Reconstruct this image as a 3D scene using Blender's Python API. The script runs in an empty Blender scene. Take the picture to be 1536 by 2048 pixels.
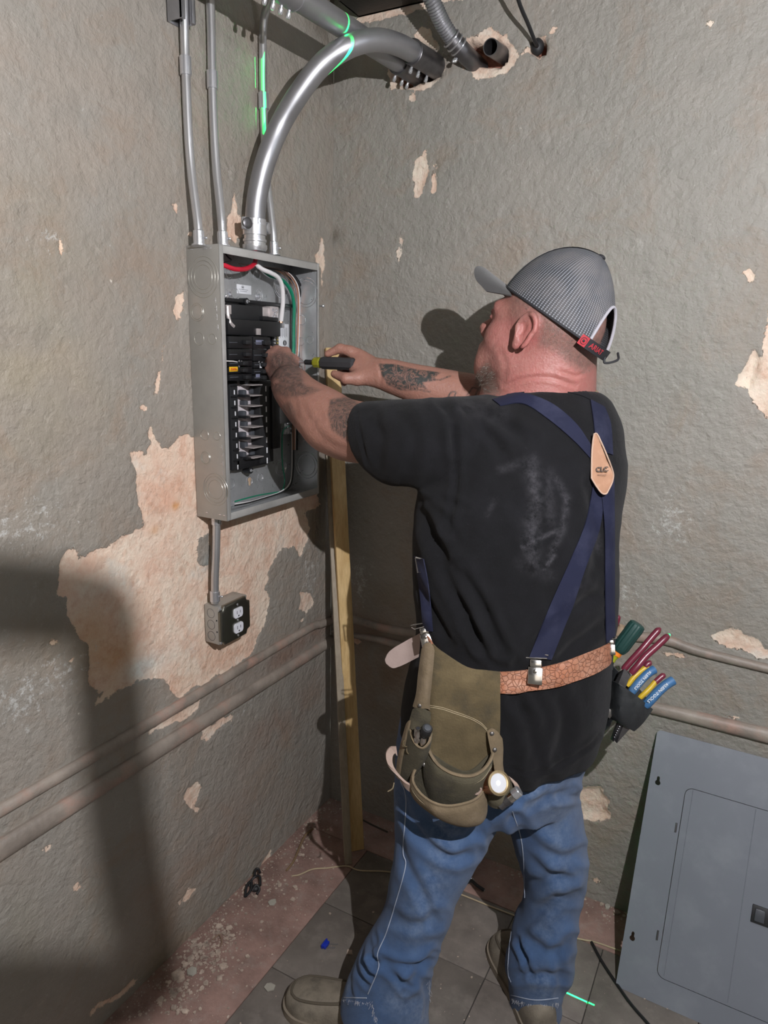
import bpy, bmesh, math, random
import numpy as np
from mathutils import Vector, Matrix, noise
from mathutils.bvhtree import BVHTree

SC = bpy.context.scene
COL = SC.collection
random.seed(7); RNG = np.random.default_rng(11)

# ------------------------------------------------------------------ camera
TH, PSI, ROLL, FPX = 2.37267180e-01, -4.98468770e-01, 2.38276308e-02, 1381.70688
FW = np.array([math.sin(PSI)*math.cos(TH), math.cos(PSI)*math.cos(TH), -math.sin(TH)])
_rt = np.array([math.cos(PSI), -math.sin(PSI), 0.0]); _up = np.cross(_rt, FW)
CR = math.cos(ROLL)*_rt + math.sin(ROLL)*_up
CU = -math.sin(ROLL)*_rt + math.cos(ROLL)*_up
CC = np.array([1.114, -1.713, 1.487])
cam = bpy.data.cameras.new('camera'); cam_o = bpy.data.objects.new('camera', cam); COL.objects.link(cam_o)
cam.sensor_fit = 'HORIZONTAL'; cam.sensor_width = 36.0; cam.lens = FPX*36.0/1536.0
cam.clip_start = 0.02; cam.clip_end = 60
cam_o.matrix_world = Matrix(((CR[0], CU[0], -FW[0], CC[0]), (CR[1], CU[1], -FW[1], CC[1]), (CR[2], CU[2], -FW[2], CC[2]), (0, 0, 0, 1)))
SC.camera = cam_o

# ------------------------------------------------------------------ light and exposure
LAMP = Vector((1.39, -1.47, 1.83))            # the work light on its stand, right of the camera
KEY_W, FILL_W, AMB = 112.0, 13.0, 0.135
vs = SC.view_settings
SC.display_settings.display_device = 'sRGB'
vs.view_transform = 'Standard'; vs.look = 'None'; vs.exposure = 0.0; vs.gamma = 1.0; vs.use_curve_mapping = False
w = bpy.data.worlds.new('dim_room'); SC.world = w; w.use_nodes = True
w.node_tree.nodes['Background'].inputs[0].default_value = (0.92, 0.86, 0.74, 1)
w.node_tree.nodes['Background'].inputs[1].default_value = AMB
def add_light(name, kind, loc, power, color, **kw):
    l = bpy.data.lights.new(name, kind); l.energy = power; l.color = color
    for k, v in kw.items(): setattr(l, k, v)
    o = bpy.data.objects.new(name, l); COL.objects.link(o); o.location = loc
    return o
key = add_light('work_light_beam', 'POINT', LAMP, KEY_W, (0.97, 0.965, 1.0), shadow_soft_size=0.006)
fl = add_light('room_bounce', 'AREA', (2.6, -3.2, 2.5), FILL_W, (1.0, 0.9, 0.76), shape='RECTANGLE', size=2.4, size_y=1.6)
fl.rotation_euler = (Vector((0.3, -0.3, 1.0))-Vector((2.6, -3.2, 2.5))).to_track_quat('-Z', 'Y').to_euler()
side = add_light('cool_side_fill', 'POINT', (1.95, -0.55, 2.15), 12.0, (0.80, 0.88, 1.0), shadow_soft_size=0.06)  # unseen fill light added to brighten the upper right wall
# green line laser level: a real spot lamp that only shines inside one thin vertical plane (y = -0.31)
las = add_light('laser_level_beam', 'SPOT', (1.72, -0.323, 1.25), 4200.0, (0.0, 1.0, 0.13), shadow_soft_size=0.0, spot_size=math.radians(116.6), spot_blend=0.0)
las.rotation_euler = Vector((-1, 0, 0.0)).to_track_quat('-Z', 'Y').to_euler()
las.data.use_nodes = True
_nt = las.data.node_tree; _N = _nt.nodes; _em = [n for n in _N if n.type == 'EMISSION'][0]
_tc = _N.new('ShaderNodeNewGeometry'); _sx = _N.new('ShaderNodeSeparateXYZ'); _nt.links.new(_tc.outputs['Incoming'], _sx.inputs[0])
_ab = _N.new('ShaderNodeMath'); _ab.operation = 'ABSOLUTE'; _nt.links.new(_sx.outputs['Y'], _ab.inputs[0])
_lt = _N.new('ShaderNodeMath'); _lt.operation = 'LESS_THAN'; _lt.inputs[1].default_value = 0.0014; _nt.links.new(_ab.outputs[0], _lt.inputs[0])
_ml = _N.new('ShaderNodeMath'); _ml.operation = 'MULTIPLY'; _ml.inputs[1].default_value = 1.0; _nt.links.new(_lt.outputs[0], _ml.inputs[0])
_nt.links.new(_ml.outputs[0], _em.inputs['Strength'])

# ------------------------------------------------------------------ pixel <-> space helpers (image 1536 x 2048)
def ray(x, y): return (x-768)/FPX*CR-(y-1024)/FPX*CU+FW
def P(x, y, d): return CC+ray(x, y)*d
def on(x, y, ax, v):
    r = ray(x, y); return CC+r*((v-CC[ax])/r[ax])
def depth_of(p): return float(np.dot(np.asarray(p)-CC, FW))
def proj(p):
    v = np.asarray(p, float)-CC; z = v@FW
    return 768+FPX*(v@CR)/z, 1024-FPX*(v@CU)/z
def Yp(x, y, yc): return on(x, y, 1, yc)

# ------------------------------------------------------------------ object helpers
ORG = {}
def tag(o, label=None, cat=None, group=None, kind=None):
    if label: o['label'] = label
    if cat: o['category'] = cat
    if group: o['group'] = group
    if kind: o['kind'] = kind
    return o
def empty(name, loc, label, cat, group=None):
    o = bpy.data.objects.new(name, None); COL.objects.link(o); o.empty_display_size = 0.05
    o.location = tuple(float(c) for c in loc); ORG[o.name] = np.array(loc, float)
    return tag(o, label, cat, group)
def mesh_obj(name, V, F, mat, parent=None, smooth=True, kind=None, label=None, cat=None, group=None, origin=None, attrs=None):
    V = np.asarray(V, float)
    org = ORG[parent.name] if parent is not None else (np.array(origin, float) if origin is not None else np.zeros(3))
    me = bpy.data.meshes.new(name); 
    if isinstance(F, np.ndarray): F = F.tolist()
    me.from_pydata((V-org).tolist(), [], F); me.update()
    if smooth: me.polygons.foreach_set('use_smooth', [True]*len(me.polygons))
    if smooth == 'auto':
        pass
    if attrs:
        for k, a in attrs.items():
            a = np.asarray(a, float)
            if a.ndim == 1:
                at = me.attributes.new(k, 'FLOAT', 'POINT'); at.data.foreach_set('value', a.ravel())
            else:
                at = me.attributes.new(k, 'FLOAT_COLOR', 'POINT'); at.data.foreach_set('color', np.c_[a, np.ones(len(a))].ravel())
    o = bpy.data.objects.new(name, me); COL.objects.link(o)
    if mat: me.materials.append(mat)
    if parent is not None: o.parent = parent
    else: o.location = tuple(float(c) for c in org)
    ORG[o.name] = org
    return tag(o, label, cat, group, kind)
def sharp(o, ang=35):
    me = o.data; bm = bmesh.new(); bm.from_mesh(me)
    a = math.radians(ang)
    for e in bm.edges:
        if len(e.link_faces) == 2 and e.calc_face_angle(0) > a: e.smooth = False
    bm.to_mesh(me); bm.free(); return o
def catmull(pts, n):
    """pts (k,m) -> smooth resample, n segments per span"""
    p = np.asarray(pts, float); k = len(p)
    if k < 3:
        t = np.linspace(0, 1, n*(k-1)+1)[:, None]; return p[0]*(1-t)+p[-1]*t
    q = np.vstack([2*p[0]-p[1], p, 2*p[-1]-p[-2]]); out = []
    for i in range(1, k):
        a, b, c, d = q[i-1], q[i], q[i+1], q[i+2]
        for j in range(n):
            t = j/n
            out.append(0.5*((2*b)+(c-a)*t+(2*a-5*b+4*c-d)*t*t+(3*b-a-3*c+d)*t**3))
    out.append(p[-1]); return np.array(out)
def unit(v): v = np.asarray(v, float); return v/max(np.linalg.norm(v), 1e-12)
class MB:
    def __init__(s): s.V = []; s.F = []
    def add(s, V, F):
        b = len(s.V); s.V += [tuple(map(float, v)) for v in V]; s.F += [tuple(int(i)+b for i in f) for f in F]; return s
    def box(s, lo, hi, M=None, c=None):
        x0, y0, z0 = lo; x1, y1, z1 = hi
        V = np.array([(x0, y0, z0), (x1, y0, z0), (x1, y1, z0), (x0, y1, z0), (x0, y0, z1), (x1, y0, z1), (x1, y1, z1), (x0, y1, z1)], float)
        if M is not None: V = V@np.asarray(M).T+np.asarray(c)
        return s.add(V, [(0, 3, 2, 1), (4, 5, 6, 7), (0, 1, 5, 4), (1, 2, 6, 5), (2, 3, 7, 6), (3, 0, 4, 7)])
    def bbox(s, lo, hi, b=0.002, M=None, c=None):
        bm = bmesh.new(); m = MB().box(lo, hi); vs_ = [bm.verts.new(v) for v in m.V]
        for f in m.F: bm.faces.new([vs_[i] for i in f])
        bmesh.ops.bevel(bm, geom=bm.edges[:], offset=b, segments=2, profile=0.5, affect='EDGES')
        bm.verts.index_update()
        V = np.array([v.co[:] for v in bm.verts]); F = [[v.index for v in f.verts] for f in bm.faces]; bm.free()
        if M is not None: V = V@np.asarray(M).T+np.asarray(c)
        return s.add(V, F)
    def tube(s, pts, r, n=12, cap=True, closed=False, flat=None):
        p = np.asarray(pts, float); m = len(p); r = np.broadcast_to(np.asarray(r, float), (m,))
        t = np.gradient(p, axis=0) if not closed else np.roll(p, -1, 0)-np.roll(p, 1, 0)
        t /= np.linalg.norm(t, axis=1)[:, None]+1e-12
        u = np.cross(t[0], [0.13, 0.21, 0.97]); 
        if np.linalg.norm(u) < 0.1: u = np.cross(t[0], [1, 0, 0])
        u = unit(u); V = []
        a = np.arange(n)*2*math.pi/n
        for i in range(m):
            u = unit(u-t[i]*np.dot(u, t[i])); v = np.cross(t[i], u)
            V.append(p[i]+r[i]*(np.cos(a)[:, None]*u+np.sin(a)[:, None]*v))
        V = np.vstack(V); F = []
        for i in range(m if closed else m-1):
            j = (i+1) % m
            for k in range(n): F.append((i*n+k, i*n+(k+1) % n, j*n+(k+1) % n, j*n+k))
        if cap and not closed: F.append(tuple(range(n))[::-1]); F.append(tuple((m-1)*n+k for k in range(n)))
        return s.add(V, F)
    def lathe(s, prof, c, axis, n=24, cap=True):
        """prof: list of (r, h) along axis from c"""
        ax = unit(axis); u = unit(np.cross(ax, [0.3, 0.2, 0.9] if abs(ax[2]) < 0.9 else [1, 0, 0])); v = np.cross(ax, u); a = np.arange(n)*2*math.pi/n
        V = []; c = np.asarray(c, float)
        for r_, h in prof: V.append(c+ax*h+r_*(np.cos(a)[:, None]*u+np.sin(a)[:, None]*v))
        F = []; m = len(prof)
        for i in range(m-1):
            for k in range(n): F.append((i*n+k, i*n+(k+1) % n, (i+1)*n+(k+1) % n, (i+1)*n+k))
        if cap: F.append(tuple(range(n))[::-1]); F.append(tuple((m-1)*n+k for k in range(n)))
        return s.add(np.vstack(V), F)
    def torus(s, c, axis, R, r, n=32, m=6, ex=None):
        ax = unit(axis); u = unit(np.cross(ax, [0.3, 0.2, 0.9] if abs(ax[2]) < 0.9 else [1, 0, 0])); v = np.cross(ax, u)
        a = np.arange(n)*2*math.pi/n
        return s.tube(np.asarray(c)+R*(np.cos(a)[:, None]*u+np.sin(a)[:, None]*v), r, m, closed=True)
    def ell(s, c, r, M=np.eye(3), n=16, m=10):
        V = []; F = []
        for i in range(m+1):
            ph = math.pi*i/m
            for k in range(n):
                a = 2*math.pi*k/n; V.append((math.sin(ph)*math.cos(a), math.sin(ph)*math.sin(a), math.cos(ph)))
        for i in range(m):
            for k in range(n): F.append((i*n+k, (i+1)*n+k, (i+1)*n+(k+1) % n, i*n+(k+1) % n))
        V = np.array(V)*np.asarray(r); return s.add(V@np.asarray(M).T+np.asarray(c), F)
    def prism(s, poly, ex):
        p = np.asarray(poly, float); n = len(p); V = np.vstack([p, p+np.asarray(ex)])
        F = [tuple(range(n))[::-1], tuple(range(n, 2*n))]+[(i, (i+1) % n, n+(i+1) % n, n+i) for i in range(n)]
        return s.add(V, F)
    def grid(s, G, closed_u=False):
        G = np.asarray(G, float); a, b = G.shape[:2]; F = []
        for i in range(a if closed_u else a-1):
            for j in range(b-1): F.append((i*b+j, ((i+1) % a)*b+j, ((i+1) % a)*b+j+1, i*b+j+1))
        return s.add(G.reshape(-1, 3), F)
    def sheet(s, G, th, toward=None):
        """thick sheet from a grid of points; thickness th along the normal (both faces + rim)"""
        G = np.asarray(G, float); a, b = G.shape[:2]
        du = np.gradient(G, axis=0); dv = np.gradient(G, axis=1); N = np.cross(du, dv); N /= np.linalg.norm(N, axis=2)[:, :, None]+1e-12
        if toward is not None:
            sg = np.sign((N*(np.asarray(toward)-G)).sum(2).mean()) or 1; N = N*sg
        A = G+N*th; base = len(s.V); V = np.vstack([G.reshape(-1, 3), A.reshape(-1, 3)]); n = a*b; F = []
        for i in range(a-1):
            for j in range(b-1):
                q = (i*b+j, (i+1)*b+j, (i+1)*b+j+1, i*b+j+1); F.append(q[::-1]); F.append(tuple(x+n for x in q))
        rim = [i*b for i in range(a)]+[(a-1)*b+j for j in range(1, b)]+[i*b+b-1 for i in range(a-2, -1, -1)]+[j for j in range(b-2, 0, -1)]
        for i in range(len(rim)):
            p, q = rim[i], rim[(i+1) % len(rim)]; F.append((p, q, q+n, p+n))
        return s.add(V, F)
    def obj(s, name, mat, parent=None, **kw):
        ang = kw.pop('ang', 35); sm = kw.get('smooth', True)
        o = mesh_obj(name, s.V, s.F, mat, parent, **kw)
        if sm:
            bm = bmesh.new(); bm.from_mesh(o.data); bmesh.ops.recalc_face_normals(bm, faces=bm.faces[:])
            a = math.radians(ang)
            for e in bm.edges:
                if len(e.link_faces) == 2 and e.calc_face_angle(0) > a: e.smooth = False
            bm.to_mesh(o.data); bm.free()
        return o
def text_geo(txt, size, extrude=0.0, bold=0.0, font=None):
    cu = bpy.data.curves.new('txt', 'FONT'); cu.body = txt; cu.size = size; cu.align_x = 'CENTER'; cu.align_y = 'CENTER'; cu.extrude = extrude; cu.offset = bold
    cu.resolution_u = 3
    o = bpy.data.objects.new('txt', cu); COL.objects.link(o)
    dg = bpy.context.evaluated_depsgraph_get(); me = o.evaluated_get(dg).to_mesh()
    V = np.array([v.co[:] for v in me.vertices]); F = [tuple(p.vertices) for p in me.polygons]
    o.evaluated_get(dg).to_mesh_clear(); bpy.data.objects.remove(o); bpy.data.curves.remove(cu)
    if len(V) == 0: return np.zeros((0, 3)), []
    return V, F
def put_text(txt, size, c, ex, ey, mat, parent, name='lettering', extrude=0.0004, bold=0.0, label=None):
    V, F = text_geo(txt, size, extrude, bold)
    ex = unit(ex); ey = unit(np.asarray(ey)-ex*np.dot(ex, ey)); ez = np.cross(ex, ey)
    W = np.asarray(c)+V[:, :1]*ex+V[:, 1:2]*ey+V[:, 2:3]*ez
    return mesh_obj(name, W, F, mat, parent, smooth=False, label=label)

# ------------------------------------------------------------------ materials
def nodes_mat(name):
    m = bpy.data.materials.new(name); m.use_nodes = True; nt = m.node_tree; b = nt.nodes['Principled BSDF']
    return m, nt, b
class NB:
    """tiny node builder"""
    def __init__(s, nt): s.nt = nt
    def n(s, t, **kw):
        x = s.nt.nodes.new(t)
        for k, v in kw.items():
            if k.startswith('i_'):
                k2 = k[2:]; k2 = int(k2) if k2.isdigit() else k2
                x.inputs[k2].default_value = v
            else: setattr(x, k, v)
        return x
    def l(s, a, b): s.nt.links.new(a, b); return s
    def coord(s): return s.n('ShaderNodeNewGeometry').outputs['Position']
    def noise(s, vec, scale, detail=4, rough=0.55, dist=0.0):
        x = s.n('ShaderNodeTexNoise'); x.inputs['Scale'].default_value = scale; x.inputs['Detail'].default_value = detail; x.inputs['Roughness'].default_value = rough; x.inputs['Distortion'].default_value = dist
        if vec is not None: s.l(vec, x.inputs['Vector'])
        return x.outputs['Fac']
    def voro(s, vec, scale, feature='F1'):
        x = s.n('ShaderNodeTexVoronoi', feature=feature); x.inputs['Scale'].default_value = scale; s.l(vec, x.inputs['Vector']); return x.outputs['Distance']
    def ramp(s, fac, stops):
        x = s.n('ShaderNodeValToRGB'); e = x.color_ramp.elements
        while len(e) < len(stops): e.new(0.5)
        for i, (p, c) in enumerate(stops): e[i].position = p; e[i].color = (c, c, c, 1) if isinstance(c, (int, float)) else (*c, 1)
        s.l(fac, x.inputs[0]); return x.outputs[0]
    def mix(s, fac, a, b, blend='MIX'):
        x = s.n('ShaderNodeMix', data_type='RGBA', blend_type=blend)
        for qi, (sock, v) in enumerate(((x.inputs[0], fac), (x.inputs[6], a), (x.inputs[7], b))):
            if hasattr(v, 'links') or hasattr(v, 'is_linked'): s.l(v, sock)
            elif isinstance(v, (int, float)): sock.default_value = v if qi == 0 else (v, v, v, 1)
            else: sock.default_value = (*v, 1)
        return x.outputs[2]
    def math(s, op, a, b=None, clamp=False):
        x = s.n('ShaderNodeMath', operation=op, use_clamp=clamp)
        for i, v in enumerate((a, b)):
            if v is None: continue
            if isinstance(v, (int, float)): x.inputs[i].default_value = v
            else: s.l(v, x.inputs[i])
        return x.outputs[0]
    def bump(s, h, dist=0.002, strength=1.0, normal=None):
        x = s.n('ShaderNodeBump'); x.inputs['Distance'].default_value = dist; x.inputs['Strength'].default_value = strength
        s.l(h, x.inputs['Height'])
        if normal is not None: s.l(normal, x.inputs['Normal'])
        return x.outputs[0]
    def attr(s, name): return s.n('ShaderNodeAttribute', attribute_name=name)
def simple(name, col, rough=0.6, metal=0.0, var=0.15, vscale=12.0, bump=0.0, bscale=120.0, spec=0.5, dirt=None, emit=None, trans=0.0, sheen=0.0, attr=None, rvar=0.0):
    m, nt, b = nodes_mat(name); n = NB(nt); pos = n.coord()
    f = n.noise(pos, vscale, 5, 0.6)
    lo = tuple(max(0, c*(1-var)) for c in col); hi = tuple(min(1, c*(1+var)) for c in col)
    c = n.ramp(f, [(0.3, lo), (0.7, hi)])
    if dirt is not None:
        dcol, amt, ds = dirt
        g = n.ramp(n.noise(pos, ds, 6, 0.65), [(0.5, 0.0), (0.7, amt)]); c = n.mix(g, c, dcol)
    if attr: c = n.mix(1.0, c, n.attr(attr).outputs['Color'], 'MULTIPLY')
    n.l(c, b.inputs['Base Color'])
    b.inputs['Roughness'].default_value = rough; b.inputs['Metallic'].default_value = metal
    b.inputs['Specular IOR Level'].default_value = spec
    if rvar:
        r = n.ramp(n.noise(pos, vscale*3, 4), [(0.3, max(0.02, rough-rvar)), (0.7, min(1, rough+rvar))]); n.l(r, b.inputs['Roughness'])
    if sheen: b.inputs['Sheen Weight'].default_value = sheen
    if trans: b.inputs['Transmission Weight'].default_value = trans
    if bump: n.l(n.bump(n.noise(pos, bscale, 5, 0.6), 0.01*bump, 1.0), b.inputs['Normal'])
    if emit: b.inputs['Emission Color'].default_value = (*emit[0], 1); b.inputs['Emission Strength'].default_value = emit[1]
    return m
# ================================================================== ROOM
def poly_sd(Y, Z, poly):
    """signed distance, positive inside"""
    p = np.asarray(poly, float); n = len(p); ins = np.zeros(Y.shape, bool); best = np.full(Y.shape, 9.0)
    for i in range(n):
        a = p[i]; b = p[(i+1) % n]; ab = b-a; L = ab@ab+1e-12
        t = np.clip(((Y-a[0])*ab[0]+(Z-a[1])*ab[1])/L, 0, 1)
        best = np.minimum(best, np.hypot(Y-a[0]-t*ab[0], Z-a[1]-t*ab[1]))
        c = ((a[1] > Z) != (b[1] > Z)) & (Y < (b[0]-a[0])*(Z-a[1])/(b[1]-a[1]+1e-12)+a[0]); ins ^= c
    return np.where(ins, best, -best)
def zpts(s, x0, y0, pts): return [(x0+a*s, y0+b*s) for a, b in pts]
def fbm(U, V, s, seed=0, octv=3):
    """cheap value noise in numpy"""
    out = 0; amp = 1; tot = 0; r = np.random.default_rng(seed)
    for o in range(octv):
        T = r.random((64, 64)); u = U*s+7.3*o; v = V*s+3.1*o; iu = np.floor(u).astype(int); iv = np.floor(v).astype(int); fu = u-iu; fv = v-iv
        fu = fu*fu*(3-2*fu); fv = fv*fv*(3-2*fv); g = lambda a, b: T[a % 64, b % 64]
        out = out+amp*((g(iu, iv)*(1-fu)+g(iu+1, iv)*fu)*(1-fv)+(g(iu, iv+1)*(1-fu)+g(iu+1, iv+1)*fu)*fv); tot += amp; amp *= 0.5; s *= 2.03
    return out/tot
LEFT_PEEL = [
 zpts(.4557, 0, 800, [(860,165),(820,150),(770,170),(740,205),(710,195),(680,160),(670,100),(655,120),(645,150),(665,190),(640,240),(600,220),(570,225),(572,280),(595,330),(600,400),(610,470),(630,530),(625,560),(540,600),(480,630),(400,665),(345,690),(335,655),(290,655),(260,715),(262,790),(250,860),(290,875),(300,950),(330,1010),(345,1055),(385,1070),(385,1140),(390,1200),(385,1255),(420,1270),(450,1290),(415,1335),(430,1342),(480,1310),(530,1270),(590,1245),(650,1225),(720,1222),(730,1250),(780,1310),(850,1270),(1000,1190),(1110,1110),(1140,1040),(1165,980),(1185,870),(1170,830),(1180,750),(1230,660),(1290,640),(1320,695),(1350,620),(1360,560),(1340,500),(1380,480),(1405,460),(1390,400),(1200,380),(870,300)]),
 zpts(.4557, 0, 1350, [(890,230),(950,215),(960,175),(985,185),(1030,172),(1020,200),(950,250),(900,300),(880,285)]),
 zpts(.4557, 0, 1350, [(805,540),(820,500),(865,468),(885,500),(870,540),(850,580),(875,590),(860,602),(830,580)]),
 zpts(.4557, 0, 1350, [(757,1025),(815,960),(825,915),(842,938),(866,935),(830,980)]),
 zpts(.4557, 0, 1350, [(320,930),(345,905),(372,930),(365,950),(330,948)]),
 zpts(.4557, 0, 1350, [(275,640),(330,596),(322,615),(285,640)]),
 zpts(.4557, 0, 1350, [(188,765),(235,735),(225,765),(195,775)]),
 zpts(.4557, 0, 1350, [(650,240),(760,180),(880,105),(870,150),(820,190),(690,245),(650,265)]),
 zpts(.4557, 0, 1350, [(395,1480),(430,1440),(520,1400),(590,1330),(600,1345),(520,1420),(440,1460),(400,1500)]),
 zpts(.4557, 0, 1350, [(1140,870),(1150,820),(1195,755),(1190,790),(1160,850),(1100,940),(1060,985),(1020,1000),(1040,970)]),
 zpts(.2604, 300, 0, [(585,1660),(630,1630),(640,1500),(640,1430),(660,1450),(665,1640),(700,1660),(722,1640),(722,1800),(690,1830),(660,1870),(630,1850),(590,1800)]),
 zpts(.2604, 300, 0, [(285,1780),(320,1780),(325,1815),(290,1820)]),
 zpts(.2604, 300, 0, [(1268,1960),(1300,1930),(1318,1820),(1335,1830),(1345,1990),(1335,2080),(1320,2200),(1310,2060),(1270,2010)]),
 [(327,690),(325,745),(312,800),(306,790),(318,735)], [(352,590),(368,583),(366,625),(352,645),(345,620)],
 [(119,470),(125,485),(128,500),(121,515),(118,490)], [(343,410),(352,398),(360,412),(352,424)],
 zpts(.4557, 0, 800, [(1315,845),(1335,838),(1370,845),(1380,890),(1350,935),(1310,920),(1322,880)]),
 zpts(.4557, 0, 800, [(1310,975),(1335,955),(1330,975)]), zpts(.4557, 0, 800, [(608,30),(622,22),(640,36),(625,42)]),
 zpts(.4557, 0, 800, [(200,1045),(260,1050),(250,1080),(205,1080)]), zpts(.4557, 0, 800, [(300,1150),(325,1130),(322,1155)]),
]
LEFT_GREY = [ # paint left standing inside the bare patch
 zpts(.4557, 0, 800, [(870,600),(915,595),(920,660),(915,725),(875,725),(860,660)]),
 # zpts(.4557, 0, 800, [(600,1120),(640,1080),(720,1030),(830,1010),(800,1080),(780,1130),(760,1200),(640,1220),(600,1235),(560,1245)]),
]
RIGHT_PEEL = [
 [(830,322),(851,303),(858,330),(852,370),(838,398),(828,395),(824,350)], [(864,316),(875,325),(871,383),(863,390)],
 zpts(.3385, 640, 0, [(545,215),(600,160),(650,155),(670,230),(720,270),(700,310),(620,290)]),
 zpts(.3385, 640, 0, [(840,215),(930,215),(960,175),(1010,160),(1050,195),(1100,200),(1130,240),(1165,310),(1160,370),(1100,440),(1060,430),(1000,480),(910,470),(900,430),(830,390),(820,300)]),
 zpts(.3385, 640, 0, [(400,430),(440,300),(560,230),(660,280),(740,380),(735,430),(700,480),(600,540),(550,530),(420,535)]),
 zpts(.3385, 640, 0, [(525,565),(550,545),(568,570),(555,600),(522,600)]),
 zpts(.3385, 640, 0, [(1170,345),(1200,290),(1270,220),(1330,215),(1345,300),(1300,348),(1270,335),(1220,310)]),
 zpts(.3385, 640, 0, [(1345,200),(1370,165),(1390,170),(1380,195),(1355,205)]),
 zpts(.3385, 640, 0, [(200,130),(240,80),(420,50),(560,0),(850,-20),(850,5),(700,20),(600,65),(480,90),(330,130),(230,145)]),
 zpts(.4884, 1200, 200, [(584,710),(610,688),(642,740),(612,757)]),
 zpts(.4884, 1200, 200, [(550,1160),(600,1080),(625,1010),(660,1050),(675,940),(700,800),(800,700),(900,1300),(700,1330),(640,1260),(600,1190)]),
 zpts(.349, 1000, 1150, [(1200,350),(1280,310),(1370,310),(1430,350),(1500,370),(1520,430),(1600,440),(1600,490),(1480,470),(1420,440),(1260,400)]),
 zpts(.349, 1000, 1150, [(905,440),(1060,462),(1055,470),(1000,472),(915,455)]),
 zpts(.3163, 1120, 1400, [(60,550),(110,550),(200,545),(260,545),(280,600),(320,640),(300,690),(330,740),(270,770),(150,765),(60,740)]),
 zpts(.3163, 1120, 1400, [(165,380),(185,350),(207,385),(190,402)]), zpts(.3163, 1120, 1400, [(207,1125),(240,1120),(268,1150),(230,1165)]),
 zpts(.3163, 1120, 1400, [(545,490),(560,470),(566,520),(550,520)]), zpts(.3163, 1120, 1400, [(1055,105),(1100,100),(1160,125),(1190,140),(1120,130)]),
 [(1412,48),(1418,42),(1424,50),(1418,58)], [(1090,455),(1100,450),(1110,460),(1098,462)], [(795,500),(800,470),(805,480),(802,520),(796,530)],
 [(700,1270),(716,1277),(724,1284),(712,1290),(700,1280)],
]
RIGHT_HOLES = [
 (zpts(.3385, 640, 0, [(430,400),(470,320),(560,250),(650,290),(715,380),(700,445),(600,480),(490,515),(440,470)]), .055),
 (zpts(.3385, 640, 0, [(830,260),(900,250),(960,265),(1040,240),(1095,280),(1105,340),(1060,390),(960,385),(850,385)]), .05),
 (zpts(.3385, 640, 0, [(1238,250),(1285,222),(1330,255),(1325,308),(1290,330),(1245,300)]), .05),
 (zpts(.3163, 1120, 1400, [(60,560),(110,560),(200,555),(260,555),(270,600),(305,640),(290,690),(310,735),(270,755),(150,750),(60,740)]), .010),
 (zpts(.4884, 1200, 200, [(560,1155),(610,1080),(630,1020),(655,1060),(640,1130),(620,1190)]), .012),
]
def plaster_wall(name, axis, U, W, peel, keep, holes, spots):
    """wall plane: axis 0 -> x=0 (u = y), axis 1 -> y=0 (u = x). positive normal into the room"""
    A, B = np.meshgrid(U, W, indexing='ij')
    def pl(poly): return [((q := on(px, py, axis, 0.0))[1-axis], q[2]) for px, py in poly]
    def sdf(polys):
        s = np.full(A.shape, -1.0)
        for p in polys:
            p = np.array(pl(p)); lo = p.min(0)-.06; hi = p.max(0)+.06
            m = (A > lo[0]) & (A < hi[0]) & (B > lo[1]) & (B < hi[1])
            if m.any(): s[m] = np.maximum(s[m], poly_sd(A[m], B[m], p))
        return s
    sd = sdf(peel)
    if keep: sd = np.minimum(sd, -sdf(keep))
    sd = np.clip(sd, -.05, .05)
    off = -0.0022*np.clip((sd+.001)/.004, 0, 1)+0.0025*(fbm(A, B, 9, 5)-.5)+0.0018*(fbm(A, B, 45, 8)-.5)
    hol = np.zeros(A.shape)
    for poly, dep in holes:
        s = sdf([poly]); k = np.clip((s+.004)/.012, 0, 1); hol = np.maximum(hol, k*(dep/.055)); off -= k*dep*(1+.25*(fbm(A, B, 60, 3)-.5))
    # tint: long-lived stains with a shape of their own (px centre, radius px, colour, strength)
    T = np.ones(A.shape+(3,))
    E_ = np.zeros(A.shape)
    for (px, py, rx, ry, c, k) in spots:
        q = on(px, py, axis, 0); qx = on(px+rx, py, axis, 0); ru = abs(qx[1-axis]-q[1-axis]); rz = ry*abs(depth_of(q))/FPX
        g = np.exp(-(((A-q[1-axis])/ru)**2+((B-q[2])/rz)**2))*k*np.clip(.3+1.5*(fbm(A, B, 14, int(px) % 17)-.2), 0, 1.4)
        if c[0] > 1.2: E_ = np.maximum(E_, np.exp(-(((A-q[1-axis])/ru)**2+((B-q[2])/rz)**2))*k); continue
        g = np.clip(g, 0, 1)[..., None]; T = T*(1-g)+np.array(c)*g
    X = np.zeros(A.shape+(3,)); X[..., axis] = off if axis == 0 else -off; X[..., 1-axis] = A; X[..., 2] = B
    mb = MB(); mb.grid(X); F = np.array(mb.F)
    if axis == 1: F = F[:, ::-1]
    o = mesh_obj(name, mb.V, F, WALLM, None, kind='structure', attrs=dict(peel=sd.ravel(), tint=T.reshape(-1, 3), hole=hol.ravel(), chalk=E_.ravel()))
    return o
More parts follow.
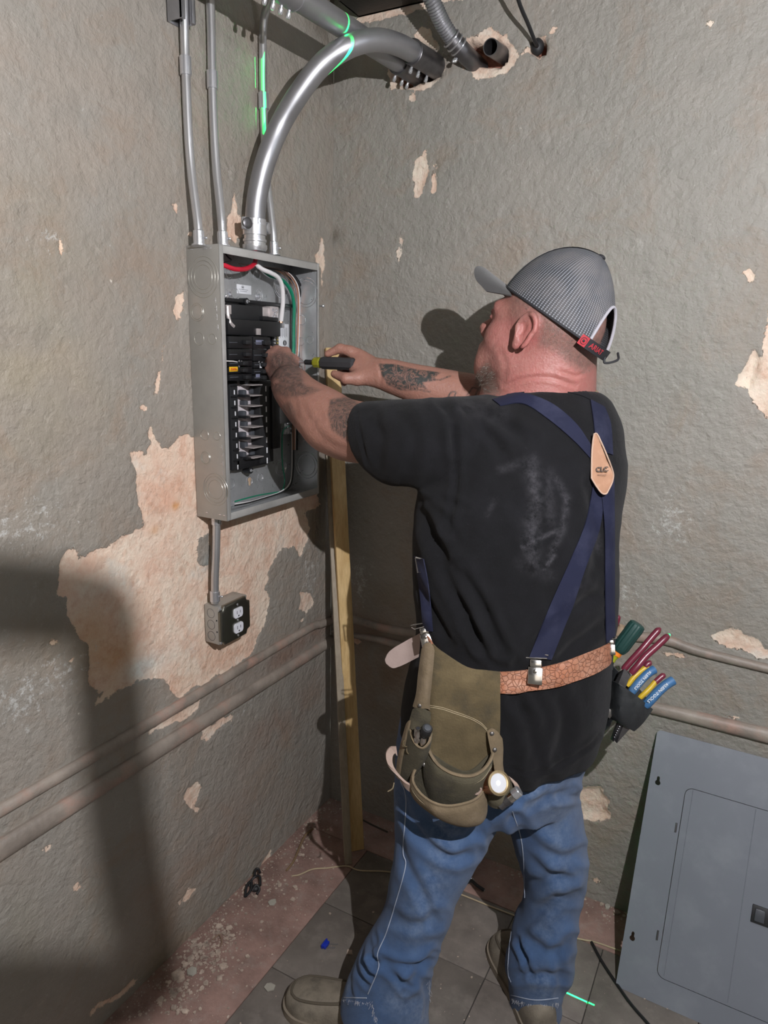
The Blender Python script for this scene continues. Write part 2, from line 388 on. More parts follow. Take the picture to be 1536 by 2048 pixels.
def wall_material():
    m, nt, b = nodes_mat('old_painted_plaster'); n = NB(nt); pos = n.coord()
    big = n.noise(pos, 2.3, 4, .6); mid = n.noise(pos, 9, 6, .65); fine = n.noise(pos, 70, 6, .62); grit = n.noise(pos, 260, 4, .6)
    paint = n.mix(n.ramp(big, [(.38, 0.), (.62, 1.)]), (.262, .250, .222), (.292, .272, .240))
    paint = n.mix(n.ramp(mid, [(.52, 0.), (.72, .55)]), paint, (.222, .212, .188))
    paint = n.mix(n.ramp(n.noise(pos, 30, 8, .8), [(.57, 0.), (.66, .38)]), paint, (.44, .42, .38))
    paint = n.mix(n.ramp(n.noise(pos, 5.2, 7, .72, .6), [(.50, 0.), (.66, .55)]), paint, (.275, .215, .165))
    paint = n.mix(n.ramp(n.noise(pos, 13, 9, .8, .3), [(.60, 0.), (.70, .5)]), paint, (.17, .15, .12))
    pla = n.mix(n.ramp(n.noise(pos, 11, 8, .7, .4), [(.38, 0.), (.60, 1.)]), (.68, .485, .375), (.72, .62, .51))
    pla = n.mix(n.ramp(n.noise(pos, 19, 8, .75), [(.50, 0.), (.66, .8)]), pla, (.56, .36, .26))
    pla = n.mix(n.ramp(n.noise(pos, 7, 6, .7), [(.56, 0.), (.66, .75)]), pla, (.66, .625, .56))
    pla = n.mix(n.ramp(n.noise(pos, 90, 5, .7), [(.45, 0.), (.8, .5)]), pla, (.80, .72, .62))
    sd = n.attr('peel').outputs['Fac']
    j = n.math('ADD', n.math('MULTIPLY', n.math('SUBTRACT', n.noise(pos, 80, 7, .75), .5), .016), n.math('MULTIPLY', n.math('SUBTRACT', n.noise(pos, 24, 5, .65), .5), .034))
    s = n.math('ADD', sd, j)
    msk = n.math('MULTIPLY', s, 900.0, True)
    edge = n.ramp(n.math('ADD', n.math('MULTIPLY', s, 120.0), .5), [(.44, 0.), (.5, 1.), (.56, .6), (.72, 0.)])
    col = n.mix(msk, paint, pla); col = n.mix(n.math('MULTIPLY', edge, .6), col, (.66, .60, .52))
    col = n.mix(1.0, col, n.attr('tint').outputs['Color'], 'MULTIPLY')
    fk = n.ramp(n.noise(pos, 31, 4, .6), [(.735, 0.), (.75, .85)]); col = n.mix(fk, col, (.62, .56, .48))
    ck = n.math('ADD', n.math('MULTIPLY', n.attr('chalk').outputs['Fac'], .17), n.noise(pos, 62, 10, .82)); col = n.mix(n.ramp(ck, [(.61, 0.), (.68, .6)]), col, (.56, .56, .54))
    pit = n.ramp(n.noise(pos, 41, 3, .5), [(.20, 1.), (.235, 0.)]); col = n.mix(n.math('MULTIPLY', pit, .6), col, (.16, .13, .10))
    hol = n.attr('hole').outputs['Fac']
    brick = n.ramp(n.noise(pos, 60, 6, .7), [(.3, (.16, .07, .05)), (.6, (.36, .17, .12)), (.8, (.45, .30, .24))])
    col = n.mix(n.math('MULTIPLY', n.math('SUBTRACT', hol, .25), 3.0, True), col, brick)
    n.l(col, b.inputs['Base Color'])
    b.inputs['Roughness'].default_value = .62; b.inputs['Specular IOR Level'].default_value = .35
    n.l(n.mix(msk, .52, .9), b.inputs['Roughness'])
    h = n.math('ADD', n.math('MULTIPLY', n.noise(pos, 34, 5, .55, .5), 1.0), n.math('MULTIPLY', n.noise(pos, 110, 5, .6), .55))
    h = n.math('ADD', h, n.math('MULTIPLY', n.math('POWER', n.voro(pos, 55), .6), -.35))
    h = n.math('ADD', h, n.math('MULTIPLY', n.math('MULTIPLY', s, 700.0, True), -.38))
    n.l(n.bump(h, .0052, 1.0), b.inputs['Normal'])
    return m
WALLM = wall_material()
RED = (.86, .62, .55); BRN = (.80, .66, .50); WHT = (1.55, 1.6, 1.65); DRK = (.45, .40, .34)
W_OUT = (1.0, .94, .80)
yl = np.r_[-4.2, -3.4, -2.6, -2.0, -1.6, -1.35, np.arange(-1.25, 0.0001, .0065)]; yl[-1] = 0.0
zz = np.r_[np.arange(0.0, 2.42, .0065), 2.5, 2.7]
plaster_wall('wall_left', 0, yl, zz, LEFT_PEEL, LEFT_GREY, [], [
 (300, 700, 1100, 1100, (1.04, .965, .925), .9), (60, 700, 160, 300, (1.06, .98, .84), .9), (120, 1280, 90, 60, BRN, .8), (40, 1050, 120, 60, (1.25, 1.22, 1.18), .6), (360, 960, 50, 60, (.92, .66, .56), .95),
 (312, 1061, 9, 9, (.85, .55, .30), 1.4), (353, 1012, 7, 7, (.85, .55, .30), 1.4), (220, 1320, 60, 90, (.80, .62, .42), .8), (560, 1440, 70, 60, RED, .8), (600, 1290, 90, 30, RED, .9),
 (420, 1330, 80, 40, (.98, .80, .70), .6), (120, 1350, 60, 60, (1.3, 1.26, 1.2), .6), (40, 1400, 70, 70, (1.35, 1.3, 1.25), .7), (380, 1700, 120, 120, (1.02, .9, .86), .7),
 (480, 1640, 80, 60, RED, .35), (300, 1330, 40, 26, (.84, .98, 1.08), 1.3), (420, 1130, 16, 26, (.9, 1.02, 1.1), 1.0), (200, 1180, 50, 20, (.98, 1.1, 1.18), .9), (100, 470, 40, 40, (1.3,)*3, .5), (480, 1420, 50, 30, (1.3,)*3, .5), (620, 1150, 20, 60, (1.3,)*3, .7), (640, 1700, 40, 200, (.9, .74, .66), .5), (330, 1900, 120, 60, BRN, .5), (200, 1850, 60, 100, (.78, .74, .66), .6), (50, 1870, 40, 100, (.9, .88, .8), .6), (670, 40, 50, 60, (.35, .30, .25), 1.2)])
xr = np.r_[np.arange(0.0, 1.42, .0065), 1.6, 2.2, 3.0, 4.0]
plaster_wall('wall_right', 1, xr, zz, RIGHT_PEEL, [], RIGHT_HOLES, [
 (760, 1200, 60, 40, BRN, .5), (760, 1350, 90, 120, (.78, .62, .5), .8), (1340, 1040, 50, 70, WHT, .75), (1250, 1190, 60, 40, WHT, .6), (1300, 1300, 90, 25, (.92, .76, .68), .7),
 (740, 1250, 60, 30, RED, .9), (720, 1160, 18, 60, WHT, .8), (670, 470, 14, 14, DRK, .9), (1500, 800, 30, 60, (1.1, .98, .95), .5), (1400, 1240, 120, 30, (.95, .86, .8), .7), (690, 20, 30, 40, (.9, 1.0, .92), .9), (1200, 1700, 60, 60, (.85, .8, .72), .5), (900, 1680, 120, 60, (.8, .6, .52), .6)])
ceil = MB().box((-.02, -4.2, 2.7), (4.0, .02, 2.74)).obj('ceiling', simple('old_ceiling_board', (.12, .11, .095), .8), kind='structure', smooth=False)

# trims on the two walls
TRIMM = simple('worn_painted_moulding', (.265, .225, .19), .5, vscale=11, bump=.16, bscale=70, var=.32, dirt=((.38, .24, .19), .9, 13))
def wall_trim(name, axis, top, bot, th):
    t = catmull([on(x, y, axis, 0) for x, y in top], 8); q = catmull([on(x, y, axis, 0) for x, y in bot], 8)
    if axis == 0: t = np.vstack([t[0]+(t[0]-t[6])/abs(t[0]-t[6])[1]*2.6, t]); q = np.vstack([q[0]+(q[0]-q[6])/abs(q[0]-q[6])[1]*2.6, q])
    else: t = np.vstack([t, t[-1]+(t[-1]-t[-7])/abs(t[-1]-t[-7])[0]*2.4]); q = np.vstack([q, q[-1]+(q[-1]-q[-7])/abs(q[-1]-q[-7])[0]*2.4])
    if axis == 0: t[0, 2] = t[1, 2]; q[0, 2] = q[1, 2]
    else: t[-1, 2] = t[-2, 2]; q[-1, 2] = q[-2, 2]
    nrm = np.array([1, 0, 0]) if axis == 0 else np.array([0, -1, 0]); rows = []
    for i in range(len(t)):
        c = [t[i]-nrm*.004, t[i]+nrm*th*.35]
        for a in np.linspace(0, math.pi, 9): c.append(t[i]*(.5+.5*math.cos(a))+q[i]*(.5-.5*math.cos(a))+nrm*(th*.35+th*.65*math.sin(a)))
        c += [q[i]-nrm*.004]; rows.append(c)
    mb = MB(); mb.grid(rows); return mb.obj(name, TRIMM, kind='structure', ang=50)
wall_trim('trim_1', 0, [(-60, 1640), (0, 1605), (300, 1432), (600, 1257), (640, 1240), (667, 1232)], [(-60, 1667), (0, 1631), (300, 1455), (600, 1273), (640, 1255), (667, 1246)], .014)
wall_trim('trim_2', 0, [(-60, 1711), (0, 1674), (340, 1466), (672, 1264)], [(-60, 1757), (0, 1718), (340, 1497), (672, 1283)], .017)
wall_trim('trim_3', 1, [(668, 1226), (704, 1231), (821, 1257), (1050, 1262), (1292, 1264), (1400, 1293), (1560, 1334)], [(668, 1240), (704, 1245), (821, 1273), (1050, 1280), (1292, 1283), (1400, 1311), (1560, 1350)], .014)
wall_trim('trim_4', 1, [(668, 1256), (706, 1265), (781, 1277), (1000, 1335), (1314, 1404), (1560, 1461)], [(668, 1263), (706, 1273), (781, 1290), (1000, 1352), (1303, 1424), (1560, 1490)], .018)

# floor: slab, pinkish painted border, nine-inch tiles
FLM = simple('pinkish_floor_paint', (.285, .18, .15), .75, var=.28, vscale=14, bump=.18, bscale=120, dirt=((.36, .29, .25), .55, 26))
SLAB = simple('dark_grout', (.05, .045, .04), .9)
fl = MB().box((-.02, -4.2, -.06), (4.0, .02, -.004)).obj('floor', SLAB, kind='structure', smooth=False)
def slabpiece(name, x0, x1, y0, y1, mat, h=0.0):
    g = .0012; mb = MB().bbox((x0+g, y0+g, -.006), (x1-g, y1-g, h), .0008); return mb.obj(name, mat, fl)
slabpiece('painted_border', -.004, .235, -4.2, -.153, FLM); slabpiece('painted_border', -.004, 4.0, -.153, .002, FLM)
TILEM = []
for k in range(4):
    c = (.135+.012*k, .118+.010*k, .102+.009*k)
    TILEM.append(simple('dusty_floor_tile', c, .72, var=.2, vscale=9+2*k, bump=.05, bscale=200, dirt=((.27, .235, .205), .5, 16+k), rvar=.12))
ts = .2325; k = 0
for i in range(16):
    for j in range(17):
        x0 = .235+i*ts; y1 = -.153-j*ts
        if x0 > 3.9 or y1 < -4.1: continue
        slabpiece('floor_tile', x0, x0+ts, y1-ts, y1, TILEM[(i*3+j*5) % 4], -.0003*((i*7+j*3) % 3))
# rubble: paint flakes and plaster crumbs
CH = simple('plaster_crumbs', (.40, .32, .26), .9, var=.45, vscale=45); 
mb = MB()
def crumb(mb, x, y, s, z=0.0):
    n = random.randint(4, 6); a0 = random.random()*6.28; h = s*random.uniform(.15, .5); t = random.uniform(-.3, .3)
    pts = [(x+s*random.uniform(.6, 1)*math.cos(a0+i*6.283/n), y+s*random.uniform(.6, 1)*math.sin(a0+i*6.283/n), z+.0006+(h*.4*random.random())) for i in range(n)]
    mb.prism(pts, (t*h, t*h, h))
for i in range(2600):
    r = random.random()
    if r < .62: x = abs(random.gauss(0, .045))+.003 if random.random() < .6 else random.uniform(.003, .22); y = random.uniform(-1.25, -.01)
    elif r < .85: y = -(abs(random.gauss(0, .035))+.003); x = random.uniform(.01, 1.3)
    else: x = random.uniform(.0, 1.4); y = random.uniform(-1.2, -.02)
    crumb(mb, x, y, min(.010, .0006+random.expovariate(1/.0013)))
for (px, py, rx, ry, k) in ((415, 1915, 40, 30, 260), (450, 1870, 30, 20, 120), (360, 1990, 40, 40, 140), (560, 1770, 40, 20, 60), (1240, 1830, 25, 30, 60), (1380, 1990, 60, 25, 90), (620, 1640, 20, 30, 60), (905, 1755, 40, 12, 60)):
    for i in range(k):
        q = on(px+random.gauss(0, rx/1.6), py+random.gauss(0, ry/1.6), 2, 0)
        if q[0] > .004 and q[1] < -.004: crumb(mb, q[0], q[1], min(.011, .0009+random.expovariate(1/.0022)))
mb.obj('plaster_crumbs', CH, smooth=False, kind='stuff', label='pale plaster crumbs and paint flakes scattered along the foot of both walls', cat='rubble')
CH2 = simple('grey_paint_flake', (.36, .34, .29), .7, var=.2)
for i, (px, py, s) in enumerate([(355, 1950, .020), (385, 1945, .014), (700, 1905, .012), (545, 1806, .015), (1270, 1840, .014), (540, 1975, .015), (600, 1710, .008), (1215, 1815, .010)]):
    q = on(px, py, 2, 0); m2 = MB(); crumb(m2, q[0], q[1], s)
    m2.obj('paint_flake', CH2 if i % 2 else CH, smooth=False, label=['large grey paint flake on the floor by the left wall', 'smaller pale paint flake beside the large grey one by the left wall', 'small chip on the tile beside the brown shoe', 'curved white paint flake near the black plastic scrap', 'pale plaster chunk in the shadow of the grey cover', 'pale flake on the pinkish floor left of the brown shoe', 'small dark chip on the pinkish floor near the corner', 'crumb on the floor left of the grey cover foot'][i], cat='flake', group='loose flakes on the floor')

# steel lintel at the very top of the right wall
LN = simple('dark_steel', (.05, .045, .04), .55, .6, bump=.1)
a = on(706, 26, 1, -.03); b_ = on(830, -4, 1, -.03)
mb = MB(); mb.bbox((a[0], -.10, a[2]), (b_[0]+.5, -.002, a[2]+.012), .002); mb.bbox((a[0], -.10, a[2]), (a[0]+.006+.0, -.002, a[2]+.10), .001); mb.bbox((a[0], -.012, a[2]), (b_[0]+.5, -.002, a[2]+.10), .002)
mb.obj('steel_angle', LN, label='dark steel angle at the top of the right wall above the conduits', cat='beam')
# ================================================================== PANEL, CONDUITS, OUTLET
GALV = simple('galvanized_steel', (.48, .49, .50), .36, .60, var=.12, vscale=25, bump=.02, bscale=60, rvar=.1)
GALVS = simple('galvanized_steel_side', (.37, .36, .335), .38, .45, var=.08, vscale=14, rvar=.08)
EMT = simple('bright_conduit_steel', (.60, .60, .61), .30, .80, var=.04, vscale=8)
BIGC = simple('dull_conduit_steel', (.36, .36, .375), .42, .82, var=.08, vscale=14, rvar=.05)
DKC = simple('dark_coupling_steel', (.16, .155, .16), .42, .9, var=.2, vscale=30)
ZINC = simple('zinc_plated', (.66, .67, .70), .26, .8, var=.06)
BLKP = simple('black_plastic', (.010, .0105, .012), .38, var=.2, spec=.5)
BLKP2 = simple('black_plastic_matte', (.014, .0145, .016), .55, var=.2)
DRKG = simple('dark_grey_plastic', (.06, .065, .075), .42)
TIN = simple('tinned_busbar', (.55, .50, .49), .40, .45, var=.1)
BRASS = simple('brass', (.62, .50, .20), .35, .8)
COPPER = simple('bare_copper', (.62, .30, .17), .35, .8)
WHT_L = simple('white_label', (.70, .71, .74), .5, var=.03)
WHT_P = simple('white_plastic', (.72, .72, .78), .35, var=.03)
RINS = simple('red_insulation', (.55, .012, .035), .38); WINS = simple('white_insulation', (.70, .68, .68), .4, var=.05); GINS = simple('green_insulation', (.006, .20, .11), .38)
KINS = simple('black_insulation', (.012, .012, .013), .4); BRINS = simple('pinkish_brown_insulation', (.30, .20, .18), .45)
YEL = simple('yellow_tag', (.80, .46, .02), .5); ORT = simple('orange_red_ink', (.60, .10, .02), .6); INK = simple('black_ink', (.02, .02, .025), .7)
TANB = simple('paper_brown', (.42, .30, .2), .7)
Y0, Y1, Z0, Z1, DX = -.5655, -.2005, 1.0945, 1.680, .0905
pn = empty('breaker_panel', (0, (Y0+Y1)/2, Z0), 'open galvanized steel breaker panel on the left wall with wires and breakers inside', 'electrical panel')
t = .0016
side_lo = MB()
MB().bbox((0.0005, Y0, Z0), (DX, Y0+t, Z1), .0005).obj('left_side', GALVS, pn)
MB().bbox((0.0005, Y1-t, Z0), (DX, Y1, Z1), .0005).obj('right_side', GALV, pn)
MB().bbox((0.0005, Y0+t, Z1-t), (DX, Y1-t, Z1), .0005).obj('top_side', GALV, pn)
MB().bbox((0.0005, Y0+t, Z0), (DX, Y1-t, Z0+t), .0005).obj('bottom_side', GALV, pn)
MB().bbox((0.0005, Y0+t, Z0+t), (.003, Y1-t, Z1-t), .0003).obj('back_plate', GALV, pn)
fw_ = .0135
m = MB().bbox((DX-t, Y0, Z0), (DX, Y0+fw_, Z1), .0006).bbox((DX-t, Y1-.007, Z0), (DX, Y1, Z1), .0006).bbox((DX-t, Y0+fw_, Z1-.017), (DX, Y1-.007, Z1), .0006).bbox((DX-t, Y0+fw_, Z0), (DX, Y1-.007, Z0+.017), .0006)
m.obj('front_flange', simple('bright_flange_steel', (.50, .495, .48), .32, .45), pn)
KOM = simple('pressed_steel_edge', (.40, .39, .35), .3, .55)
def ring_set(c, axis, rads, mat=GALVS, name='knockout'):
    mb = MB()
    for r in rads: mb.torus(c, axis, r, .0009, 36, 6)
    o = mb.obj(name, mat, pn); return o
for px, py, rr in [(406, 554, (.041, .033, .0245)), (394, 624, (.0185, .0145)), (398, 677, (.0135,)), (424.5, 678, (.0105,)), (409, 870, (.0115,)), (434, 872, (.009,)), (411, 916, (.0145, .0115)), (431, 979, (.036, .030, .0215))]:
    q = on(px, py, 1, Y0-.0002); ring_set(q, (0, 1, 0), rr, KOM)
for px, py, s in [(383, 499, 0), (410, 497, 0), (420, 496, 0), (414, 1025, 0), (440, 1029, 0), (449, 1031, 0)]:
    q = on(px, py, 1, Y0-.0005); MB().bbox(q-np.array([.004, .0008, .0009]), q+np.array([.004, .0004, .0009]), .0003).obj('rivet_dimple', ZINC, pn)
for px, py in [(431, 600), (433, 617), (434, 634), (436, 655), (444, 895), (446, 912), (446, 928), (446, 946)]:
    q = on(px, py, 1, Y0-.0003); mb = MB().bbox(q-np.array([.0005, .0004, .006]), q+np.array([.0004, .0003, .006]), .0001).bbox(q-np.array([.006, .0004, .0004]), q+np.array([0, .0003, .0004]), .0001); mb.obj('pressed_mark', ZINC, pn)
MB().box((0, 0, 0), (0.0001, .0001, .0001))
# knockouts on the inner right side and back plate
for px, py, rr in [(612, 585, (.036, .029)), (620, 680, (.010,)), (602, 683, (.010,)), (603, 640, (.012,)), (613, 930, (.036, .028)), (602, 875, (.012,))]:
    q = on(px, py, 1, Y1-t-.0003); ring_set(q, (0, 1, 0), rr, ZINC)
def bx(px, py, x): return on(px, py, 0, x)
for px, py, rr in [(562, 570, (.031, .026)), (458, 548, (.012, .009)), (514, 548, (.013, .010)), (486, 545, (.010,)), (462, 968, (.013,)), (521, 955, (.011, .008)), (562, 935, (.022, .017)), (470, 587, (.012,)), (517, 591, (.014,))]:
    ring_set(bx(px, py, .0033), (1, 0, 0), rr, ZINC)
q = bx(499, 963, .0034); mb = MB().torus(q, (1, 0, 0), .011, .0012, 24, 6); mb.obj('keyhole_rim', ZINC, pn)
MB().ell(q+np.array([.0004, 0, .005]), (.0008, .0062, .007)).ell(q+np.array([.0004, 0, -.004]), (.0008, .0035, .008)).obj('keyhole', TANB, pn)
def hexbolt(px, py, x, r, nm='hex_bolt'):
    c = bx(px, py, x); mb = MB().lathe([(r*1.9, 0), (r*1.9, .0012), (r*1.25, .0014), (r*1.2, .002)], c, (1, 0, 0), 24).lathe([(r, .002), (r, .006), (r*.8, .0068)], c, (1, 0, 0), 6); return mb.obj(nm, ZINC, pn)
hexbolt(517, 592, .003, .0052); hexbolt(459, 588, .003, .0052)
for px, py in [(452, 592), (645, 612)]:
    q = bx(px, py, DX); MB().lathe([(.002, -.012), (.002, .001), (.0042, .001), (.0042, .0035), (.003, .005)], q, (1, 0, 0), 14).obj('cover_screw', ZINC, pn)
def plate(name, px0, py0, px1, py1, x0, x1, mat, b=.001, parent=None, label=None):
    mx, my = (px0+px1)/2, (py0+py1)/2
    ya, yb = bx(px0, my, x1)[1], bx(px1, my, x1)[1]; za, zb = bx(mx, py1, x1)[2], bx(mx, py0, x1)[2]
    return MB().bbox((x0, ya, za), (x1, yb, zb), min(b, abs(x1-x0)*.4, abs(yb-ya)*.4, abs(zb-za)*.4)).obj(name, mat, parent or pn, label=label)
def yz(px, py, x): q = bx(px, py, x); return q[1], q[2]
plate('top_bracket', 452, 602, 588, 609, .01, .030, BLKP)
plate('lug_cover', 454, 610, 526, 640, .004, .040, BLKP2, .003); plate('lug_shroud', 456, 640, 562, 672, .004, .052, BLKP, .004)
plate('lug_shroud', 526, 634, 557, 642, .004, .050, BLKP, .002)
plate('neutral_strap', 526, 615, 541, 633, .010, .030, TIN, .002); lb = plate('lug_block', 541, 613, 558, 641, .006, .034, TIN, .002)
q = bx(549, 627, .034)
for dy, dz in ((-.006, .008), (.006, .008), (-.006, -.008), (.006, -.008), (0, 0)): MB().lathe([(.004, 0), (.004, .0012), (.002, .0013), (.002, .0003)], q+np.array([0, dy, dz]), (1, 0, 0), 12).obj('lug_screw', ZINC, lb)
m = MB().tube(catmull([bx(455, 612, .045), bx(456, 630, .045), bx(460, 645, .05), bx(467, 653, .05)], 6), .0045, 8); m.obj('bus_strap', TIN, pn)
plate('bus_strap', 453, 610, 463, 628, .040, .044, TIN, .0008)
MB().lathe([(.008, -.02), (.008, 0), (.006, .001), (.0025, .001)], bx(494, 603, .034), (1, 0, 0), 16).obj('standoff', BLKP, pn)
hexbolt(494, 603, .034, .0022, 'standoff_screw')
hexbolt(502, 941, .034, .0022, 'standoff_screw')
MB().lathe([(.008, -.02), (.008, 0), (.006, .001), (.0025, .001)], bx(502, 941, .033), (1, 0, 0), 16).obj('standoff', BLKP, pn)
plate('hold_down_tab', 514, 657, 522, 670, .052, .056, TIN, .0006)
# breakers: two columns
def breaker(px0, py0, px1, py1, hx, lab=None, twin=False, screws=()):
    x1 = .066; b = plate('breaker', px0, py0, px1, py1, .020, x1, BLKP, .0018)
    mx = hx; my = (py0+py1)/2
    plate('handle', mx-5, my-4, mx+5, my+4, x1, x1+.012, BLKP2, .0015, b)
    plate('ridge', px0+2, my-1, px0+18, my+1, x1, x1+.002, DRKG, .0005, b)
    if lab: plate('rating_label', lab[0], lab[1], lab[2], lab[3], x1, x1+.0008, lab[4], .0002, b)
    for s in screws: MB().lathe([(.0022, 0), (.0022, .001), (.001, .0015)], bx(s[0], s[1], x1), (1, 0, 0), 10).obj('terminal_screw', ZINC, b)
    return b
BLU = simple('bluish_label', (.16, .17, .24), .5)
for a in [(457, 673, 505, 697, 498, None), (457, 698, 505, 720, 498, None), (458, 721, 505, 733, 492, None, 0, ((478, 722), (483, 723))), (458, 734, 505, 747, 492, None, 0, ((478, 733),)), (459, 748, 505, 761, 498, None, 0, ((487, 752), (495, 752))),
          (507, 674, 541, 698, 536, (512, 680, 527, 689, BLU)), (507, 699, 541, 722, 536, None), (508, 723, 541, 736, 533, (520, 727, 524, 736, WHT_L), 0, ((518, 724), (524, 725))), (508, 737, 541, 749, 533, None), (508, 750, 541, 761, 533, (512, 748, 520, 757, BLU))]: breaker(*a)
tg = plate('yellow_tag', 459, 733.5, 476, 743, .0665, .068, YEL, .001)
put_text('MAIN', .0075, bx(467.5, 738.5, .0685), (0, 1, 0), (0, 0, 1), ORT, tg)
# lower bus: rails, plate and stabs
plate('side_rail', 462, 762, 477, 940, .010, .036, BLKP2); plate('bus_plate', 477, 765, 521, 913, .006, .012, simple('pale_bus_plate', (.56, .52, .54), .45, .1), .0005); plate('centre_rail', 520, 762, 546, 925, .010, .040, BLKP2)
plate('terminal_block', 545, 772, 560, 897, .008, .045, BLKP); plate('bottom_bridge', 474, 912, 538, 934, .008, .036, BLKP, .002)
for k in range(8):
    plate('rail_slot', 468+k*1.0, 780+k*21.4, 470+k*1.0, 789+k*21.4, .036, .0368, WHT_L, .0002); plate('rail_slot', 531+k*.4, 772+k*20.5, 533+k*.4, 783+k*20.5, .040, .0408, WHT_L, .0002)
    plate('rail_rib', 463+k*.9, 771+k*21.4, 474+k*.9, 773+k*21.4, .036, .040, BLKP, .0004)
for k, py in enumerate((770, 791, 812, 833, 854, 875, 895, 915)):
    y0, _ = yz(499+k*.4, py, .05); y1, _ = yz(522+k*.4, py, .05); z = yz(511, py, .05)[1]
    MB().bbox((.012, y0+.004, z-.0012), (.055, y1, z+.0012), .0006).obj('bus_stab', TIN, pn)
    s = 486 if k % 2 else 489
    plate('bus_insulator', s+1, py-11, s+8, py+2, .012, .030, DRKG, .003)
    if k % 2 == 0: plate('bus_insulator', 503, py+5, 513, py+17, .012, .022, DRKG, .002)
    else: MB().bbox((.014, y0-.012, z-.003), (.048, y0+.004, z+.002), .001).obj('stab_clip', BLKP, pn)
# neutral bars
nb = plate('neutral_bar', 545, 655, 557, 705, .006, .022, BLKP)
for k in range(7):
    for c, mt in ((548, ZINC), (554, BRASS)): MB().lathe([(.003, 0), (.003, .003), (.0015, .0035)], bx(c, 660+k*6.5, .022), (1, 0, 0), 10).obj('terminal_screw', mt, nb)
wl = plate('spec_label', 558, 648, 577.5, 698, .0035, .0045, WHT_L, .0002)
q = bx(569.5, 686, .0047); MB().lathe([(.0072, 0), (.0072, .0004)], q, (1, 0, 0), 24).obj('oval_mark', INK, wl)
put_text('NSN', .0062, q+np.array([.0006, 0, 0]), (0, 0, 1), (0, -1, 0), WHT_L, wl)
for k in range(8): plate('print_line', 560.5+k*1.9, 655+(k % 3), 561.0+k*1.9, 676-(k*3 % 5), .0045, .0047, DRKG, .00005, wl)
wl2 = plate('warning_label', 474, 570, 502.5, 588, .0032, .0040, WHT_L, .0002)
put_text('UL', .0055, bx(485.5, 574.5, .0043), (0, 1, 0), (0, 0, 1), INK, wl2); MB().torus(bx(485.5, 574.5, .0042), (1, 0, 0), .0042, .0003, 20, 4).obj('mark_circle', INK, wl2)
plate('print_line', 478, 579, 496, 579.8, .004, .0042, DRKG, .00005, wl2); plate('print_line', 480, 582.4, 494, 583.2, .004, .0042, DRKG, .00005, wl2)
gb = plate('ground_bar', 569, 846, 585, 868, .004, .016, GALV)
for px, py in [(573, 848), (573, 855), (580, 857), (573, 866), (580, 866)]: MB().lathe([(.003, 0), (.003, .004), (.0015, .0045)], bx(px, py, .016), (1, 0, 0), 10).obj('terminal_screw', ZINC, gb)
# wires
def wire(name, pts, r, mat, parent=None, label=None): return MB().tube(catmull([bx(*p) for p in pts], 8), r, 10).obj(name, mat, parent or pn, label=label)
wire('red_feeder_wire', [(440, 526, .05), (452, 532, .06), (470, 538, .066), (490, 538, .064), (505, 531, .06), (511, 520, .05), (509, 500, .04)], .0052, RINS)
wire('white_feeder_wire', [(510, 515, .045), (513, 528, .05), (524, 538, .055), (542, 546, .06), (556, 555, .06), (564, 572, .058), (566, 600, .054), (564, 625, .05), (562, 642, .046)], .0052, WINS)
wire('stripped_end', [(562, 640, .046), (561.5, 646, .046)], .0044, COPPER); MB().bbox(bx(557, 656, .03), bx(564, 645, .05)+np.array([0, .001, 0]), .001).obj('feeder_lug', ZINC, pn)
wire('green_ground_wire', [(522, 536, .03), (540, 551, .034), (558, 557, .035), (572, 567, .035), (583, 585, .035), (588, 610, .033), (587.5, 650, .03), (587, 700, .03), (585, 740, .03), (580, 800, .02)], .0044, GINS)
for i, (dx, mt, r) in enumerate([(0, BRINS, .0011), (3.2, COPPER, .0009), (5.2, WINS, .0013), (8.4, KINS, .0021), (11.8, KINS, .0021), (-5, COPPER, .0008), (2, COPPER, .0008)]):
    wire('branch_wire', [(478+8*i, 528+i*1.2, .02), (530+3*i, 534+i, .025), (566+dx, 541+i*.8, .03), (586+dx, 562, .034), (594+dx*.9, 590, .034), (595+dx*.7, 640, .03), (593+dx*.7, 700, .028), (589+dx*.6, 780, .026), (588+dx*.5, 900, .022)], r, mt)
wire('small_green_wire', [(578, 852, .018), (566, 862, .02), (564, 895, .02), (565, 930, .02), (569, 955, .022), (568, 972, .025), (563, 982, .03), (545, 986, .04), (520, 990, .055), (495, 996, .065), (470, 1003, .07)], .0017, GINS)
wire('small_black_wire', [(585, 845, .022), (587, 880, .02), (587, 930, .018), (584, 962, .02), (577, 976, .026), (560, 986, .038), (530, 996, .055), (495, 1006, .068), (470, 1011, .074)], .0017, KINS)
wire('small_white_wire', [(583, 850, .014), (584, 900, .012), (583, 950, .014), (576, 972, .024), (555, 986, .036), (528, 995, .05), (500, 1003, .064), (470, 1008, .072)], .0015, WINS)
wire('loop_wire', [(576, 700, .07), (606, 722, .066), (609, 740, .06), (604, 752, .06), (596, 752, .06)], .0012, BRINS)
wire('breaker_lead', [(452, 722, .07), (466, 722.5, .07), (474, 724, .067)], .0013, WINS)
wire('knotted_lead', [(449, 505, .02), (456, 514, .03), (463, 521, .05), (448, 525, .06)], .0016, KINS)

